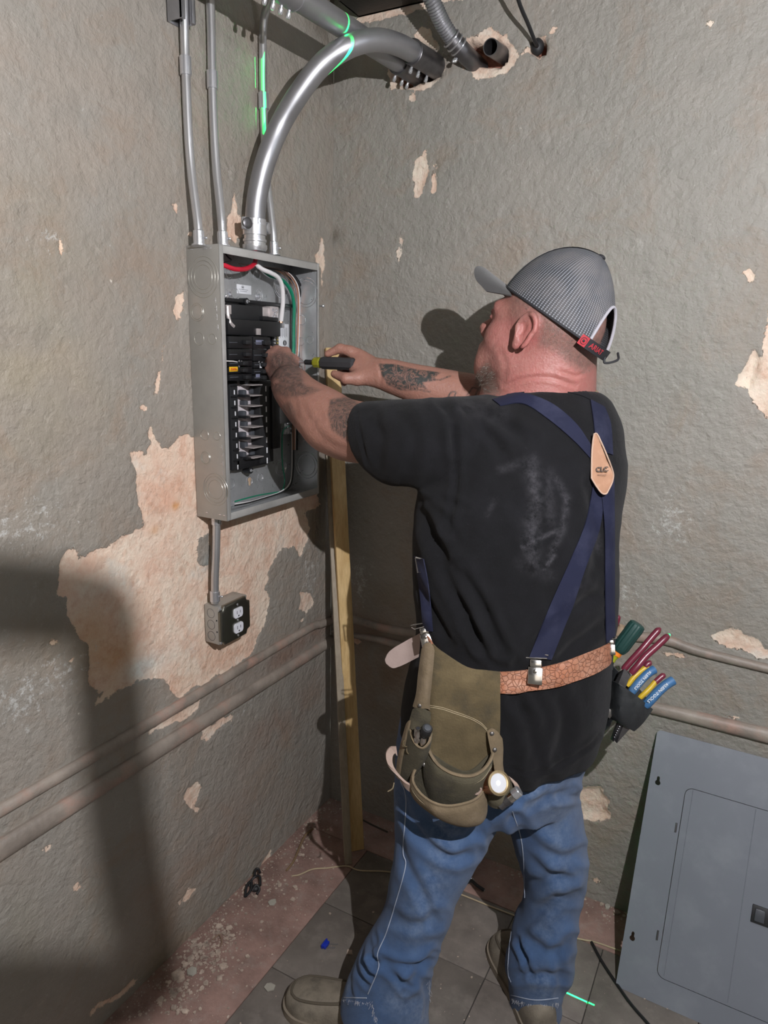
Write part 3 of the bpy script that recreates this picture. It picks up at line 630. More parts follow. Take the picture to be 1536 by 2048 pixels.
# -------- conduits
def path(pts, n=10): return catmull([P(a, b, c) for a, b, c in pts], n)
def wpath(pts, n=10): return catmull([on(a, b, 0, c) for a, b, c in pts], n)
def set_screw(mb, c, d, r=.0028, h=.007): mb.lathe([(r*.7, 0), (r*.7, h*.4), (r, h*.4), (r, h*.8), (r*.7, h)], c, d, 10)
def emt(label, pts, r, strap_px, conn_h=.026, mirror=1):
    e = empty('thin_conduit', on(pts[-1][0], pts[-1][1], 0, 0), label, 'conduit', )
    p = wpath(pts); MB().tube(p, r, 20).obj('pipe', EMT, e)
    end = p[-1]; dirn = unit(p[-1]-p[-6])
    a = end-dirn*conn_h
    cn = MB().lathe([(r*1.05, -.002), (r*1.28, 0), (r*1.28, conn_h), (r*1.7, conn_h+.0005), (r*1.7, conn_h+.003), (r*1.2, conn_h+.004)], a, dirn, 20).obj('connector', ZINC, e)
    mb = MB(); set_screw(mb, a+dirn*conn_h*.5+np.array([.9, .35, 0])*r*1.25, (.9, .35, 0)); mb.obj('set_screw', ZINC, cn)
    if strap_px:
        i = int(np.argmin([abs(proj(v)[1]-strap_px) for v in p])); c = p[i]; d = unit(p[i+1]-p[i-1])
        st = MB().lathe([(r*1.02, -.017), (r*1.32, -.0165), (r*1.32, .0165), (r*1.02, .017)], c, d, 20, cap=False)
        st.bbox((.0005, .006, -.010), (.003, .026, .006), .0008, c=np.array([0, c[1], c[2]-.003]), M=np.eye(3)); st.bbox((.0005, r, -.009), (r*1.3, r*1.22, .007), .0005, c=np.array([0, c[1], c[2]]), M=np.eye(3))
        s = st.obj('strap', ZINC, e); mb = MB(); set_screw(mb, np.array([.003, c[1]+.018, c[2]-.004]), (1, 0, 0), .0036, .0035); mb.obj('strap_screw', ZINC, s)
    return e
emt('leftmost of the three thin steel conduits above the panel, rising into the strut channel', [(366, -40, .022), (368, 10, .022), (370, 100, .016), (373, 180, .016), (377, 270, .018), (382, 335, .022), (389, 395, .032), (396, 450, .042), (398, 489, .045)], .0088, 132)
emt('middle thin steel conduit above the panel, straight above the left corner of its top', [(419, -40, .016), (422, 40, .016), (424, 140, .016), (427, 240, .018), (432, 330, .024), (438, 390, .034), (443, 440, .043), (446, 490, .047)], .0088, 157)
emt('thin steel conduit behind the big curved conduit, with a green laser line down it', [(552, -30, .075), (541, 0, .05), (531, 25, .028), (526, 60, .018), (526, 140, .015), (527, 210, .015), (530, 300, .018), (534, 360, .024), (541, 420, .036), (546, 465, .045), (548, 508, .048)], .0088, 202)
em = empty('short_conduit', on(430, 1040, 0, 0), 'short steel conduit stub between the panel bottom and the outlet box', 'conduit')
p = wpath([(433, 1030, .035), (433, 1060, .035), (432, 1110, .034), (430, 1160, .030), (430, 1206, .028)]); MB().tube(p, .0092, 20).obj('pipe', EMT, em)
for i, s in ((3, 1), (len(p)-4, -1)):
    c = p[i]; d = np.array([0, 0, 1.0]); cn = MB().lathe([(.0098, -.013), (.0118, -.012), (.0118, .012), (.0098, .013)], c, d, 20).obj('connector', ZINC, em)
    mb = MB(); set_screw(mb, c+np.array([.011, .005, 0]), (.9, .4, 0)); mb.obj('set_screw', ZINC, cn)
# big curved conduit
dB = depth_of(on(510, 480, 0, .05))
be = empty('curved_conduit', on(510, 490, 0, .05), 'big curved steel conduit sweeping from the panel top over to the right wall', 'conduit')
bp = path([(510, 500, dB), (510, 440, dB-.005), (516, 385, dB-.02), (532, 320, dB-.04), (558, 255, 1.515), (596, 190, 1.49), (645, 128, 1.47), (700, 92, 1.462), (752, 80, 1.49), (798, 90, 1.545), (838, 112, 1.62), (885, 142, 1.72)], 12)
MB().tube(bp, .0225, 32).obj('pipe', BIGC, be)
def coupling(path_, i0, i1, r, mat, par, nscrew=4, side=(0, 0, -1), nm='coupling'):
    seg = path_[i0:i1+1]; mb = MB().tube(seg, r, 32)
    for k in (0, -1): t_ = unit(seg[min(k+1, len(seg)-1) if k == 0 else -1]-seg[0 if k == 0 else -2]); mb.torus(seg[k], t_, r, .0012, 32, 6)
    c = mb.obj(nm, mat, par)
    for k in range(nscrew):
        s = seg[int((k+.5)/nscrew*len(seg))]; t_ = unit(seg[-1]-seg[0]); d = unit(np.asarray(side)-t_*np.dot(side, t_)); m2 = MB(); set_screw(m2, s+d*r*.96, d, .0046, .016); m2.obj('set_screw', ZINC, c)
    return c
iL = [i for i, v in enumerate(bp) if proj(v)[0] > 822 and proj(v)[1] < 140][0]
coupling(bp, iL, len(bp)-1, .0262, DKC, be, 4, (-.4, -.3, -1))
cb = bp[0]
MB().lathe([(.0245, .0), (.0265, .002), (.0265, .022), (.0235, .023), (.0235, .030), (.0262, .031), (.0262, .036), (.024, .037), (.024, .042), (.0275, .043), (.0275, .050), (.024, .056)], (cb[0], cb[1], Z1+.062), (0, 0, -1), 32).obj('threaded_connector', EMT, be)
q = np.array([cb[0], cb[1], Z1+.060])
cl = MB().lathe([(.0232, -.014), (.0262, -.013), (.0262, .013), (.0232, .014)], q, (0, 0, 1), 32); cl.bbox((-.006, -.045, -.013), (.006, .045, .013), .003, c=q+np.array([.004, 0, 0]), M=np.eye(3))
cl = cl.obj('clamp', ZINC, be)
for s in (-1, 1): mb = MB(); mb.lathe([(.012, 0), (.012, .004), (.009, .006), (.004, .006)], q+np.array([.008, s*.036, 0]), (1, s*.3, 0), 16); mb.obj('clamp_bolt', DKC if s < 0 else ZINC, cl)
# straight overhead conduit
A_ = on(686, 52, 1, -.31); B_ = on(842, 152, 1, .04); dA = unit(A_-B_)
ue = empty('overhead_conduit', B_, 'straight overhead steel conduit running above the curved one into the right wall', 'conduit')
up_ = np.array([B_+dA*s for s in np.linspace(0, 1.9, 60)]); MB().tube(up_, .0235, 32).obj('pipe', BIGC, ue)
sc = np.array([B_+dA*s for s in np.linspace(0, .115, 14)]); coupling(sc, 0, 13, .0272, DKC, ue, 4, (-.5, -.2, -1))
i1 = [i for i, v in enumerate(up_) if proj(v)[0] < 592][0]; ctr = up_[i1]; sc = np.array([ctr+dA*s for s in np.linspace(0, .085, 12)]); coupling(sc, 0, 11, .0272, BIGC, ue, 4, (-.3, -.4, -1))
# flexible conduit, open nipple, cable
fe = empty('flexible_conduit', on(955, 130, 1, 0), 'ribbed flexible metal conduit entering the right wall beside the open pipe', 'conduit')
fp = catmull([on(846, -40, 1, -.16), on(866, 5, 1, -.13), on(884, 45, 1, -.095), on(906, 80, 1, -.06), on(918, 97, 1, -.045)], 30)
rr = .0175+.0013*np.sin(np.arange(len(fp))*math.pi/2); MB().tube(fp, rr, 24).obj('ribbed_sleeve', BIGC, fe)
fq = np.array([on(902, 76, 1, -.064), on(930, 108, 1, -.03), on(962, 138, 1, .035)]); MB().tube(catmull(fq, 6), .0205, 28).obj('coupling', DKC, fe)
for t_ in (0.03, .3, .55): c = fq[0]*(1-t_)+fq[1]*t_; MB().torus(c, fq[1]-fq[0], .0215, .0022, 28, 6).obj('collar_ring', EMT, fe)
mb = MB(); c = fq[0]*.2+fq[1]*.8
for k in range(2): set_screw(mb, c+np.array([-.012+.004*k, -.012, -.018]), (-.4, -.4, -1), .004, .010)
mb.obj('set_screw', ZINC, fe)
a = on(1014, 116, 1, .05); b_ = on(981, 94, 1, -.062); mb = MB().lathe([(.0158, 0), (.0178, 0), (.0178, np.linalg.norm(b_-a)), (.0158, np.linalg.norm(b_-a)), (.0155, .001)], a, b_-a, 32, cap=False)
mb.obj('open_pipe', DKC, label='short open-ended steel pipe stub in the right wall beside the flexible conduit', cat='pipe', origin=a)
ce = empty('black_cable', on(1075, 92, 1, 0), 'thin black cable dropping into the small hole in the right wall', 'cable')
MB().tube(catmull([on(1028, -30, 1, -.12), on(1040, 10, 1, -.09), on(1057, 50, 1, -.05), on(1072, 88, 1, -.01), on(1078, 98, 1, .03)], 8), .0042, 10).obj('cable', KINS, ce)
MB().ell(on(1075, 94, 1, .012), (.015, .014, .018)).obj('grommet', BLKP2, ce)
# strut channel (open side to the room)
ya = on(333, 43, 0, 0)[1]; yb = on(361, 60, 0, 0)[1]; zb = on(333, 43, 0, 0)[2]
mb = MB()
mb.bbox((.001, ya, zb), (.0035, yb, 2.69), .0006).bbox((.001, ya, zb), (.041, ya+.0025, 2.69), .0006).bbox((.001, yb-.0025, zb), (.041, yb, 2.69), .0006).bbox((.034, ya, zb), (.041, ya+.009, 2.69), .0008).bbox((.034, yb-.009, zb), (.041, yb, 2.69), .0008)
mb.obj('strut_channel', BIGC, label='grey steel strut channel at the top of the left wall around the leftmost conduit', cat='channel')

# -------- outlet box
oy0 = on(407, 1210, 0, 0)[1]; ozt = on(407, 1207, 0, 0)[2]; ow, oh, od = .104, .098, .046
ob = empty('outlet_box', (0, oy0+ow/2, ozt-oh), 'square steel outlet box with two white sockets on the left wall under the panel', 'outlet')
MB().bbox((.0005, oy0, ozt-oh), (od, oy0+ow, ozt), .004).obj('box_body', GALVS, ob)
for k in range(3): MB().torus((.022, oy0-.0002, ozt-.020-.029*k), (0, 1, 0), .0115, .0005, 24, 5).obj('knockout', DKC, ob)
for k in range(2): MB().lathe([(.002, 0), (.002, .0006)], (.040, oy0, ozt-.035-.029*k), (0, -1, 0), 10).obj('screw_hole', INK, ob)
cp = [(oy0-.001, ozt-oh+.012), (oy0-.001, ozt-.012), (oy0+.006, ozt-.010), (oy0+.012, ozt+.001), (oy0+ow-.014, ozt+.001), (oy0+ow-.010, ozt-.010), (oy0+ow+.001, ozt-.014), (oy0+ow+.001, ozt-oh+.014), (oy0+ow-.010, ozt-oh+.010), (oy0+ow-.014, ozt-oh-.001), (oy0+.012, ozt-oh-.001), (oy0+.006, ozt-oh+.008)]
CVM = simple('dark_mirror_steel', (.22, .22, .19), .30, .95, var=.1)
bm = bmesh.new(); vv = [bm.verts.new((od, a, b)) for a, b in cp]; f = bm.faces.new(vv); r_ = bmesh.ops.extrude_face_region(bm, geom=[f]); 
for v in [g for g in r_['geom'] if isinstance(g, bmesh.types.BMVert)]: v.co.x += .010
bmesh.ops.bevel(bm, geom=[e for e in bm.edges if all(v.co.x > od+.005 for v in e.verts)], offset=.006, segments=4, profile=.5, affect='EDGES')
bm.verts.index_update(); V = [v.co[:] for v in bm.verts]; F = [[v.index for v in f.verts] for f in bm.faces]; bm.free()
MB().add(V, F).obj('raised_cover', CVM, ob)
for s in (1, -1):
    c = np.array([od+.010, oy0+ow*.54, ozt-oh/2+s*.0195]); pr = []
    for a in np.arange(36)*2*math.pi/36: pr.append((0, max(-.0155, min(.0155, .0172*math.cos(a)))*1.0, max(-.0125, min(.0125, .0172*math.sin(a)))))
    so = MB().prism(np.array(pr)+c-np.array([.004, 0, 0]), (.0075, 0, 0)).obj('socket_face', WHT_P, ob, ang=40)
    for dy, h in ((-.006, .0042), (.006, .0034)): MB().box(c+np.array([.003, dy-.0007, -h+.002]), c+np.array([.0038, dy+.0007, h+.002])).obj('slot', INK, so, smooth=False)
    MB().lathe([(.0022, 0), (.0022, .0004)], c+np.array([.0034, 0, -.0075]), (1, 0, 0), 12).obj('ground_hole', INK, so)
for z in (0, .040, -.040): MB().lathe([(.003, 0), (.003, .001), (.001, .0016)], (od+.010, oy0+ow*.54, ozt-oh/2+z), (1, 0, 0), 12).obj('cover_screw', ZINC, ob)
for z in (ozt-.006, ozt-oh+.006): MB().lathe([(.0036, 0), (.0036, .002), (.0015, .003)], (od+.001, oy0+.004, z), (1, 0, 0), 12).obj('corner_screw', ZINC, ob)

# -------- boards in the corner
WOOD = None
def wood_mat(name, c1, c2, s=1.0):
    m, nt, b = nodes_mat(name); n = NB(nt); tc = n.n('ShaderNodeTexCoord').outputs['Object']; mp = n.n('ShaderNodeMapping'); mp.inputs['Scale'].default_value = (14*s, 14*s, 1.1); n.l(tc, mp.inputs[0])
    f = n.noise(mp.outputs[0], 3.2, 6, .6, 1.4); f2 = n.noise(mp.outputs[0], 14, 5, .6, .4); c = n.mix(n.ramp(f, [(.35, 0.), (.65, 1.)]), c1, c2); c = n.mix(n.ramp(f2, [(.45, 0.), (.8, .5)]), c, tuple(x*.65 for x in c1))
    n.l(c, b.inputs['Base Color']); b.inputs['Roughness'].default_value = .6; n.l(n.bump(f2, .0006, .6), b.inputs['Normal']); return m
YW = wood_mat('fresh_pine', (.50, .33, .135), (.62, .44, .21)); GW = wood_mat('weathered_pine', (.27, .225, .165), (.34, .29, .22))
def board(name, bot, top, u, wd, th, mat, label):
    bot = np.asarray(bot, float); top = np.asarray(top, float); ax = unit(top-bot); u = unit(np.asarray(u)-ax*np.dot(u, ax)); v = np.cross(ax, u); L = np.linalg.norm(top-bot)
    mb = MB().bbox((0, 0, 0), (wd, th, L), .002, M=np.c_[u, v, ax], c=bot); o = mb.obj(name, mat, label=label, cat='board', origin=bot); return o
board('pine_board', on(703, 1704, 2, .002), on(649, 695, 0, .012)+np.array([.004, 0, 0]), (.70, .71, 0), .040, .022, YW, 'fresh yellow pine board leaning in the corner')
board('pine_batten', on(690, 1731, 2, .002), on(652, 905, 0, .010), (.70, .71, 0), .022, .012, GW, 'thin weathered grey batten leaning in the corner left of the yellow board')

# -------- grey panel cover
CT = on(1315, 1459, 1, -.012); CB = on(1231, 1972, 2, .001); cy = unit(CT-CB); ch = np.linalg.norm(CT-CB)
cxv = on(1536, 1519, 1, -.012)-CT; cxv = unit(cxv-cy*np.dot(cxv, cy)); cn_ = np.cross(cxv, cy); 
if cn_[1] > 0: cn_ = -cn_
print('cover h', ch, 'x dir', cxv)
def cov(px, py, o=0.0):
    r = ray(px, py); t_ = np.dot(CB+cn_*o-CC, cn_)/np.dot(r, cn_); return CC+r*t_
def cuv(px, py): q = cov(px, py)-CB; return float(q@cxv), float(q@cy)
CG = simple('blue_grey_enamel', (.168, .182, .210), .42, var=.05, vscale=5, dirt=((.24, .26, .28), .35, 10), bump=.004, bscale=900)
CW, CH_ = .40, ch
def rrect(x0, y0, x1, y1, r, n=6):
    out = []
    for cx_, cy_, a0 in ((x1-r, y1-r, 0), (x0+r, y1-r, 90), (x0+r, y0+r, 180), (x1-r, y0+r, 270)):
        for k in range(n+1): a = math.radians(a0+90*k/n); out.append((cx_+r*math.cos(a), cy_+r*math.sin(a)))
    return out
def c3(u, v, o=0.0): return CB+cxv*u+cy*v+cn_*o
cve = empty('panel_cover', CB, 'blue grey steel panel cover with a hinged door leaning on the right wall', 'panel cover')
def sheet_with_holes(outer, holes, o0, o1):
    from mathutils.geometry import delaunay_2d_cdt
    pts = []; edges = []; rings = [outer]+holes
    for rg in rings:
        b = len(pts); pts += [Vector(p) for p in rg]; edges += [(b+i, b+(i+1) % len(rg)) for i in range(len(rg))]
    vo, _, fo, _, _, _ = delaunay_2d_cdt(pts, edges, [], 1, 1e-6)
    def inside(x, y, pg):
        c = False
        for i in range(len(pg)):
            a, b = pg[i], pg[(i+1) % len(pg)]
            if (a[1] > y) != (b[1] > y) and x < (b[0]-a[0])*(y-a[1])/(b[1]-a[1])+a[0]: c = not c
        return c
    F = []
    for f in fo:
        x = sum(vo[i][0] for i in f)/len(f); y = sum(vo[i][1] for i in f)/len(f)
        if any(inside(x, y, h) for h in holes): continue
        F.append(tuple(f))
    n = len(vo); V = [c3(v[0], v[1], o1) for v in vo]+[c3(v[0], v[1], o0) for v in vo]; G = [f for f in F]+[tuple(i+n for i in f[::-1]) for f in F]
    b = 0
    for rg in rings:
        k = len(rg)
        for i in range(k): G.append((b+i, b+(i+1) % k, b+(i+1) % k+n, b+i+n))
        b += k
    return MB().add(V, G)
def keyhole(px, py, s=1.0):
    u, v = cuv(px, py); return [(u+.0062*math.cos(a)*s, v-.004+.0062*math.sin(a)*s) for a in np.radians(np.arange(120, 421, 25))]+[(u+.0034*math.cos(a)*s, v+.008+.0034*math.sin(a)*s) for a in np.radians(np.arange(0, 181, 30))]
du0, dv1 = cuv(1361, 1577); du0 = cuv(1361, 1640)[0]; dv0 = cuv(1303, 1945)[1]-.004; dv1 = cuv(1385, 1577)[1]; du1 = CW-.05
door = rrect(du0, dv0, du1, dv1, .018)
sheet_with_holes(rrect(0, 0, CW, CH_, .010), [keyhole(1316, 1562), keyhole(1265, 1873), door], -.002, 0).obj('cover_plate', CG, cve, ang=30)
dr = sheet_with_holes(rrect(du0+.0013, dv0+.0013, du1-.0013, dv1-.0013, .017), [], -.0028, -.0006).obj('door', CG, cve, ang=30)
u0 = cuv(1386, 1582)[0]; u1 = cuv(1512, 1618)[0]
MB().tube(catmull([c3(u0, dv0+.008, -.0008), c3(u0, dv1-.004, -.0008), ], 2), .0011, 6).obj('pressed_line', CG, dr)
MB().tube([c3(u1, dv0+.008, -.0008), c3(u1, dv1-.004, -.0008)], .0011, 6).obj('pressed_line', CG, dr)
for px, py in ((1352, 1655), (1315, 1870)): u, v = cuv(px, py); MB().tube([c3(u, v-.011, .0006), c3(u, v+.011, .0006)], .0022, 10).obj('hinge', DKC, dr)
u, v = cuv(1519, 1832); lt = MB()
V = lambda a, b, c: c3(a, b, c)
M_ = np.c_[cxv, cy, cn_]
lt.bbox((u-.016, v-.017, -.001), (u+.03, v+.021, .004), .001, M=M_, c=CB); lt = lt.obj('latch', BLKP2, dr)
MB().bbox((u-.010, v-.012, .003), (u+.010, v+.015, .0075), .0015, M=M_, c=CB).obj('latch_slide', DRKG, lt)
# ================================================================== THE ELECTRICIAN
class Field:
    def __init__(s, lo, hi, h):
        s.lo = np.array(lo, float); s.h = h; s.n = np.ceil((np.array(hi)-s.lo)/h).astype(int)+1; s.F = np.full(s.n, .08, np.float32)
    def sub(s, lo, hi):
        a = np.clip(np.floor((np.asarray(lo)-s.lo)/s.h).astype(int), 0, s.n-1); b = np.clip(np.ceil((np.asarray(hi)-s.lo)/s.h).astype(int)+1, 1, s.n)
        sl = tuple(slice(i, j) for i, j in zip(a, b)); g = [s.lo[k]+s.h*np.arange(a[k], b[k], dtype=np.float32) for k in range(3)]
        return sl, np.meshgrid(*g, indexing='ij', sparse=True)
    def smin(s, sl, d, k):
        A = s.F[sl]; h = np.maximum(k-np.abs(A-d), 0)/k; s.F[sl] = np.minimum(A, d)-h*h*k*.25
    def smax(s, sl, d, k):
        A = s.F[sl]; h = np.maximum(k-np.abs(A-d), 0)/k; s.F[sl] = np.maximum(A, d)+h*h*k*.25
    def cap(s, a, b, ra, rb, k=.012):
        a = np.asarray(a, float); b = np.asarray(b, float); m = max(ra, rb)+k+.012
        sl, (X, Y, Z) = s.sub(np.minimum(a, b)-m, np.maximum(a, b)+m); d = b-a; L = d@d+1e-9
        t = np.clip(((X-a[0])*d[0]+(Y-a[1])*d[1]+(Z-a[2])*d[2])/L, 0, 1)
        s.smin(sl, np.sqrt((X-a[0]-t*d[0])**2+(Y-a[1]-t*d[1])**2+(Z-a[2]-t*d[2])**2)-(ra+(rb-ra)*t), k)
    def chain(s, pts, n=4, k=.012):
        q = catmull(pts, n)
        for i in range(len(q)-1): s.cap(q[i][:3], q[i+1][:3], q[i][3], q[i+1][3], k)
    def ell(s, c, r, M=np.eye(3), k=.012, neg=False):
        c = np.asarray(c, float); r = np.asarray(r, float); m = max(r)+k+.01; M = np.asarray(M)
        sl, (X, Y, Z) = s.sub(c-m, c+m); X = X-c[0]; Y = Y-c[1]; Z = Z-c[2]
        u = M[0, 0]*X+M[1, 0]*Y+M[2, 0]*Z; v = M[0, 1]*X+M[1, 1]*Y+M[2, 1]*Z; w_ = M[0, 2]*X+M[1, 2]*Y+M[2, 2]*Z
        k0 = np.sqrt((u/r[0])**2+(v/r[1])**2+(w_/r[2])**2); k1 = np.sqrt((u/r[0]**2)**2+(v/r[1]**2)**2+(w_/r[2]**2)**2)+1e-6
        d = k0*(k0-1)/k1
        if neg: s.smax(sl, -d, k)
        else: s.smin(sl, d, k)
    def mesh(s):
        F = s.F; S = F < 0; n = np.array(F.shape); off = [(i, j, k) for i in (0, 1) for j in (0, 1) for k in (0, 1)]
        sl = lambda o: tuple(slice(o[d], n[d]-1+o[d]) for d in range(3))
        c = np.zeros(n-1, np.uint8)
        for o in off: c += S[sl(o)]
        I = np.argwhere((c > 0) & (c < 8)); idx = np.full(n-1, -1, np.int64); idx[tuple(I.T)] = np.arange(len(I))
        acc = np.zeros((len(I), 3)); cnt = np.zeros(len(I))
        V8 = {o: F[I[:, 0]+o[0], I[:, 1]+o[1], I[:, 2]+o[2]].astype(float) for o in off}
        for a in off:
            for d in range(3):
                if a[d]: continue
                b = list(a); b[d] = 1; b = tuple(b); fa, fb = V8[a], V8[b]; m = (fa < 0) != (fb < 0)
                t = np.where(m, fa/(fa-fb+1e-12), 0); p = np.array(a, float)[None]+t[:, None]*(np.array(b)-np.array(a))[None]
                acc += np.where(m[:, None], p, 0); cnt += m
        V = s.lo+(I+acc/cnt[:, None])*s.h; Q = []
        for d in range(3):
            e1, e2 = [x for x in range(3) if x != d]
            lo = [slice(1, n[x]-1) for x in range(3)]; lo[d] = slice(0, n[d]-1); hi = list(lo); hi[d] = slice(1, n[d])
            s0 = S[tuple(lo)]; s1 = S[tuple(hi)]; E = np.argwhere(s0 != s1); base = E.copy(); base[:, e1] += 1; base[:, e2] += 1
            inside = s0[tuple(E.T)]
            def cell(da, db): q = base.copy(); q[:, e1] += da; q[:, e2] += db; return idx[tuple(q.T)]
            q = np.stack([cell(-1, -1), cell(0, -1), cell(0, 0), cell(-1, 0)], 1)
            flip = inside if d != 1 else ~inside
            q[~flip] = q[~flip][:, ::-1]; Q.append(q)
        return V, np.vstack(Q)
def smooth_verts(V, Q, it=2, lam=.5):
    Q = np.asarray(Q); a = np.concatenate([Q[:, i] for i in range(Q.shape[1])]); b = np.concatenate([Q[:, (i+1) % Q.shape[1]] for i in range(Q.shape[1])])
    a, b = np.r_[a, b], np.r_[b, a]; n = len(V); deg = np.bincount(a, minlength=n)[:, None]+1e-9
    for _ in range(it):
        S = np.stack([np.bincount(a, V[b, k], minlength=n) for k in range(3)], 1)/deg; V = V+lam*(S-V)
    return V
def vnormals(V, Q):
    Q = np.asarray(Q); N = np.cross(V[Q[:, 2]]-V[Q[:, 0]], V[Q[:, 3 if Q.shape[1] > 3 else 1]]-V[Q[:, 1 if Q.shape[1] > 3 else 0]]); out = np.zeros_like(V)
    for k in range(Q.shape[1]):
        for c in range(3): out[:, c] += np.bincount(Q[:, k], N[:, c], minlength=len(V))
    return out/(np.linalg.norm(out, axis=1)[:, None]+1e-12)
def projv(V):
    W = V-CC; z = W@FW; return 768+FPX*(W@CR)/z, 1024-FPX*(W@CU)/z, z
def pline(X, Y, pts):
    best = np.full(X.shape, 1e9); p = np.asarray(pts, float)
    for i in range(len(p)-1):
        a, b = p[i], p[i+1]; ab = b-a; t = np.clip(((X-a[0])*ab[0]+(Y-a[1])*ab[1])/(ab@ab+1e-9), 0, 1)
        best = np.minimum(best, np.hypot(X-a[0]-t*ab[0], Y-a[1]-t*ab[1]))
    return best
def fold(V, N, folds, toward=True):
    """folds: (px polyline, width px, depth m[, ridge side px offset]) press a crease into the surface where it faces the viewer side"""
    X, Y, Z = projv(V); face = np.clip(-(N@FW)*2, 0, 1) if toward else 1
    D = np.zeros(len(V))
    for f in folds:
        pts = catmull(f[0], 5) if len(f[0]) > 2 else np.array(f[0], float); d = pline(X, Y, pts); w_ = f[1]
        L0 = np.hypot(X-pts[0][0], Y-pts[0][1]); L1 = np.hypot(X-pts[-1][0], Y-pts[-1][1]); tp = np.clip(np.minimum(L0, L1)/(2.2*w_), 0, 1)
        D += f[2]*tp*(-np.exp(-(d/w_)**2)+.75*np.exp(-((d-2.0*w_)/(1.1*w_))**2))
    return V+N*(D*face)[:, None]
def px3(px, py, d, rpx): q = P(px, py, d); return (*q, rpx*d/FPX)
def py3(px, py, yc, rpx): q = on(px, py, 1, yc); return (*q, rpx*depth_of(q)/FPX)

# head frame
def frame(px, py, alpha, beta):
    v = unit(ray(px, py)); r = unit(CR-v*np.dot(CR, v)); u = np.cross(r, v); a, b = math.radians(alpha), math.radians(beta)
    Fd = math.cos(b)*(-math.cos(a)*r+math.sin(a)*u)+math.sin(b)*v; U = unit(math.sin(a)*r+math.cos(a)*u); U = unit(U-Fd*np.dot(U, Fd)); L = np.cross(U, Fd)
    return np.c_[Fd, L, U]
HD = 1.30
HC = P(1079, 668, HD); HM = frame(1082, 668, 20, 25)
def H(x, y, z): return HC+HM@np.array([x, y, z])
def RotY(a):  # rotation in local frame about left axis
    a = math.radians(a); return np.array([[math.cos(a), 0, math.sin(a)], [0, 1, 0], [-math.sin(a), 0, math.cos(a)]])
B = Field((.02, -.76, .78), (1.0, -.12, 1.76), .0031)
he = lambda c, r, k=.014, M=None, neg=False: B.ell(H(*c), r, HM if M is None else HM@M, k, neg)
he((-.012, 0, .030), (.101, .079, .092)); he((.030, 0, -.030), (.062, .060, .080)); he((.020, 0, -.078), (.064, .060, .048), .02); he((.072, 0, -.100), (.026, .030, .024), .02)
for s in (-1, 1):
    he((.052, s*.034, -.030), (.034, .030, .036), .02); he((-.004, s*.048, -.066), (.038, .022, .036), .02); he((.070, s*.022, -.080), (.022, .024, .026), .02)
    he((.060, s*.045, .014), (.024, .016, .014), .015)
he((.078, 0, .024), (.020, .052, .013), .014); he((.080, 0, -.060), (.022, .030, .024), .018)
he((.094, 0, -.058), (.012, .024, .0075), .006); he((.092, 0, -.071), (.012, .022, .0075), .006)
B.cap(H(.090, 0, .010), H(.112, 0, -.024), .008, .011, .010); B.cap(H(.112, 0, -.026), H(.104, 0, -.036), .0115, .010, .006)
for s in (-1, 1):
    he((.103, s*.012, -.033), (.011, .008, .008), .006); he((.094, s*.033, .006), (.018, .016, .011), .008, neg=True); he((.080, s*.032, .005), (.0125, .014, .0125), .003)
    he((.088, s*.032, .0105), (.0075, .014, .0045), .003); he((.088, s*.032, -.002), (.006, .013, .0035), .003)
    # ears
    EM = RotY(-8); c0 = (-.014, s*.081, -.004)
    ea = H(*c0); ring = []
    for a in np.radians(np.arange(-150, 121, 18)):
        rx, rz = .019*(1-.18*math.sin(a)*0), .031; x = rx*math.cos(a+math.pi/2)*-1; z = rz*math.sin(a+math.pi/2)
        lo = .80 if z < 0 else 1.0; ring.append((x*lo, s*(.004+.007*(1 if x < 0 else .3)), z))
    pts = [np.r_[H(c0[0]+p[0]*.98, c0[1]+p[1], c0[2]+p[2]), .0042] for p in ring]
    for i in range(len(pts)-1): B.cap(pts[i][:3], pts[i+1][:3], .0044, .0044, .004)
    he((-.014, s*.083, -.002), (.017, .005, .029), .006, EM); he((-.006, s*.090, -.001), (.0085, .008, .014), .004, EM, True); he((-.004, s*.083, -.030), (.009, .006, .011), .006)
    he((.001, s*.084, -.006), (.0045, .006, .008), .004)
# neck with folds, shoulders, trunk
B.chain([px3(1108, 690, 1.305, 68), px3(1098, 740, 1.318, 74), px3(1086, 785, 1.34, 84), px3(1065, 840, 1.375, 108)], 3, .03)
B.ell(P(1040, 745, 1.35), (.055, .05, .05), np.eye(3), .03)
B.chain([px3(1065, 840, 1.375, 108), px3(1050, 960, 1.365, 112), px3(1035, 1120, 1.36, 118), px3(1028, 1290, 1.38, 125), px3(1010, 1400, 1.41, 120)], 3, .03)
B.chain([px3(1065, 865, 1.37, 78), px3(975, 872, 1.33, 60), px3(905, 872, 1.31, 54)], 3, .03)
B.chain([px3(1080, 850, 1.38, 85), px3(1150, 850, 1.40, 70)], 2, .03)
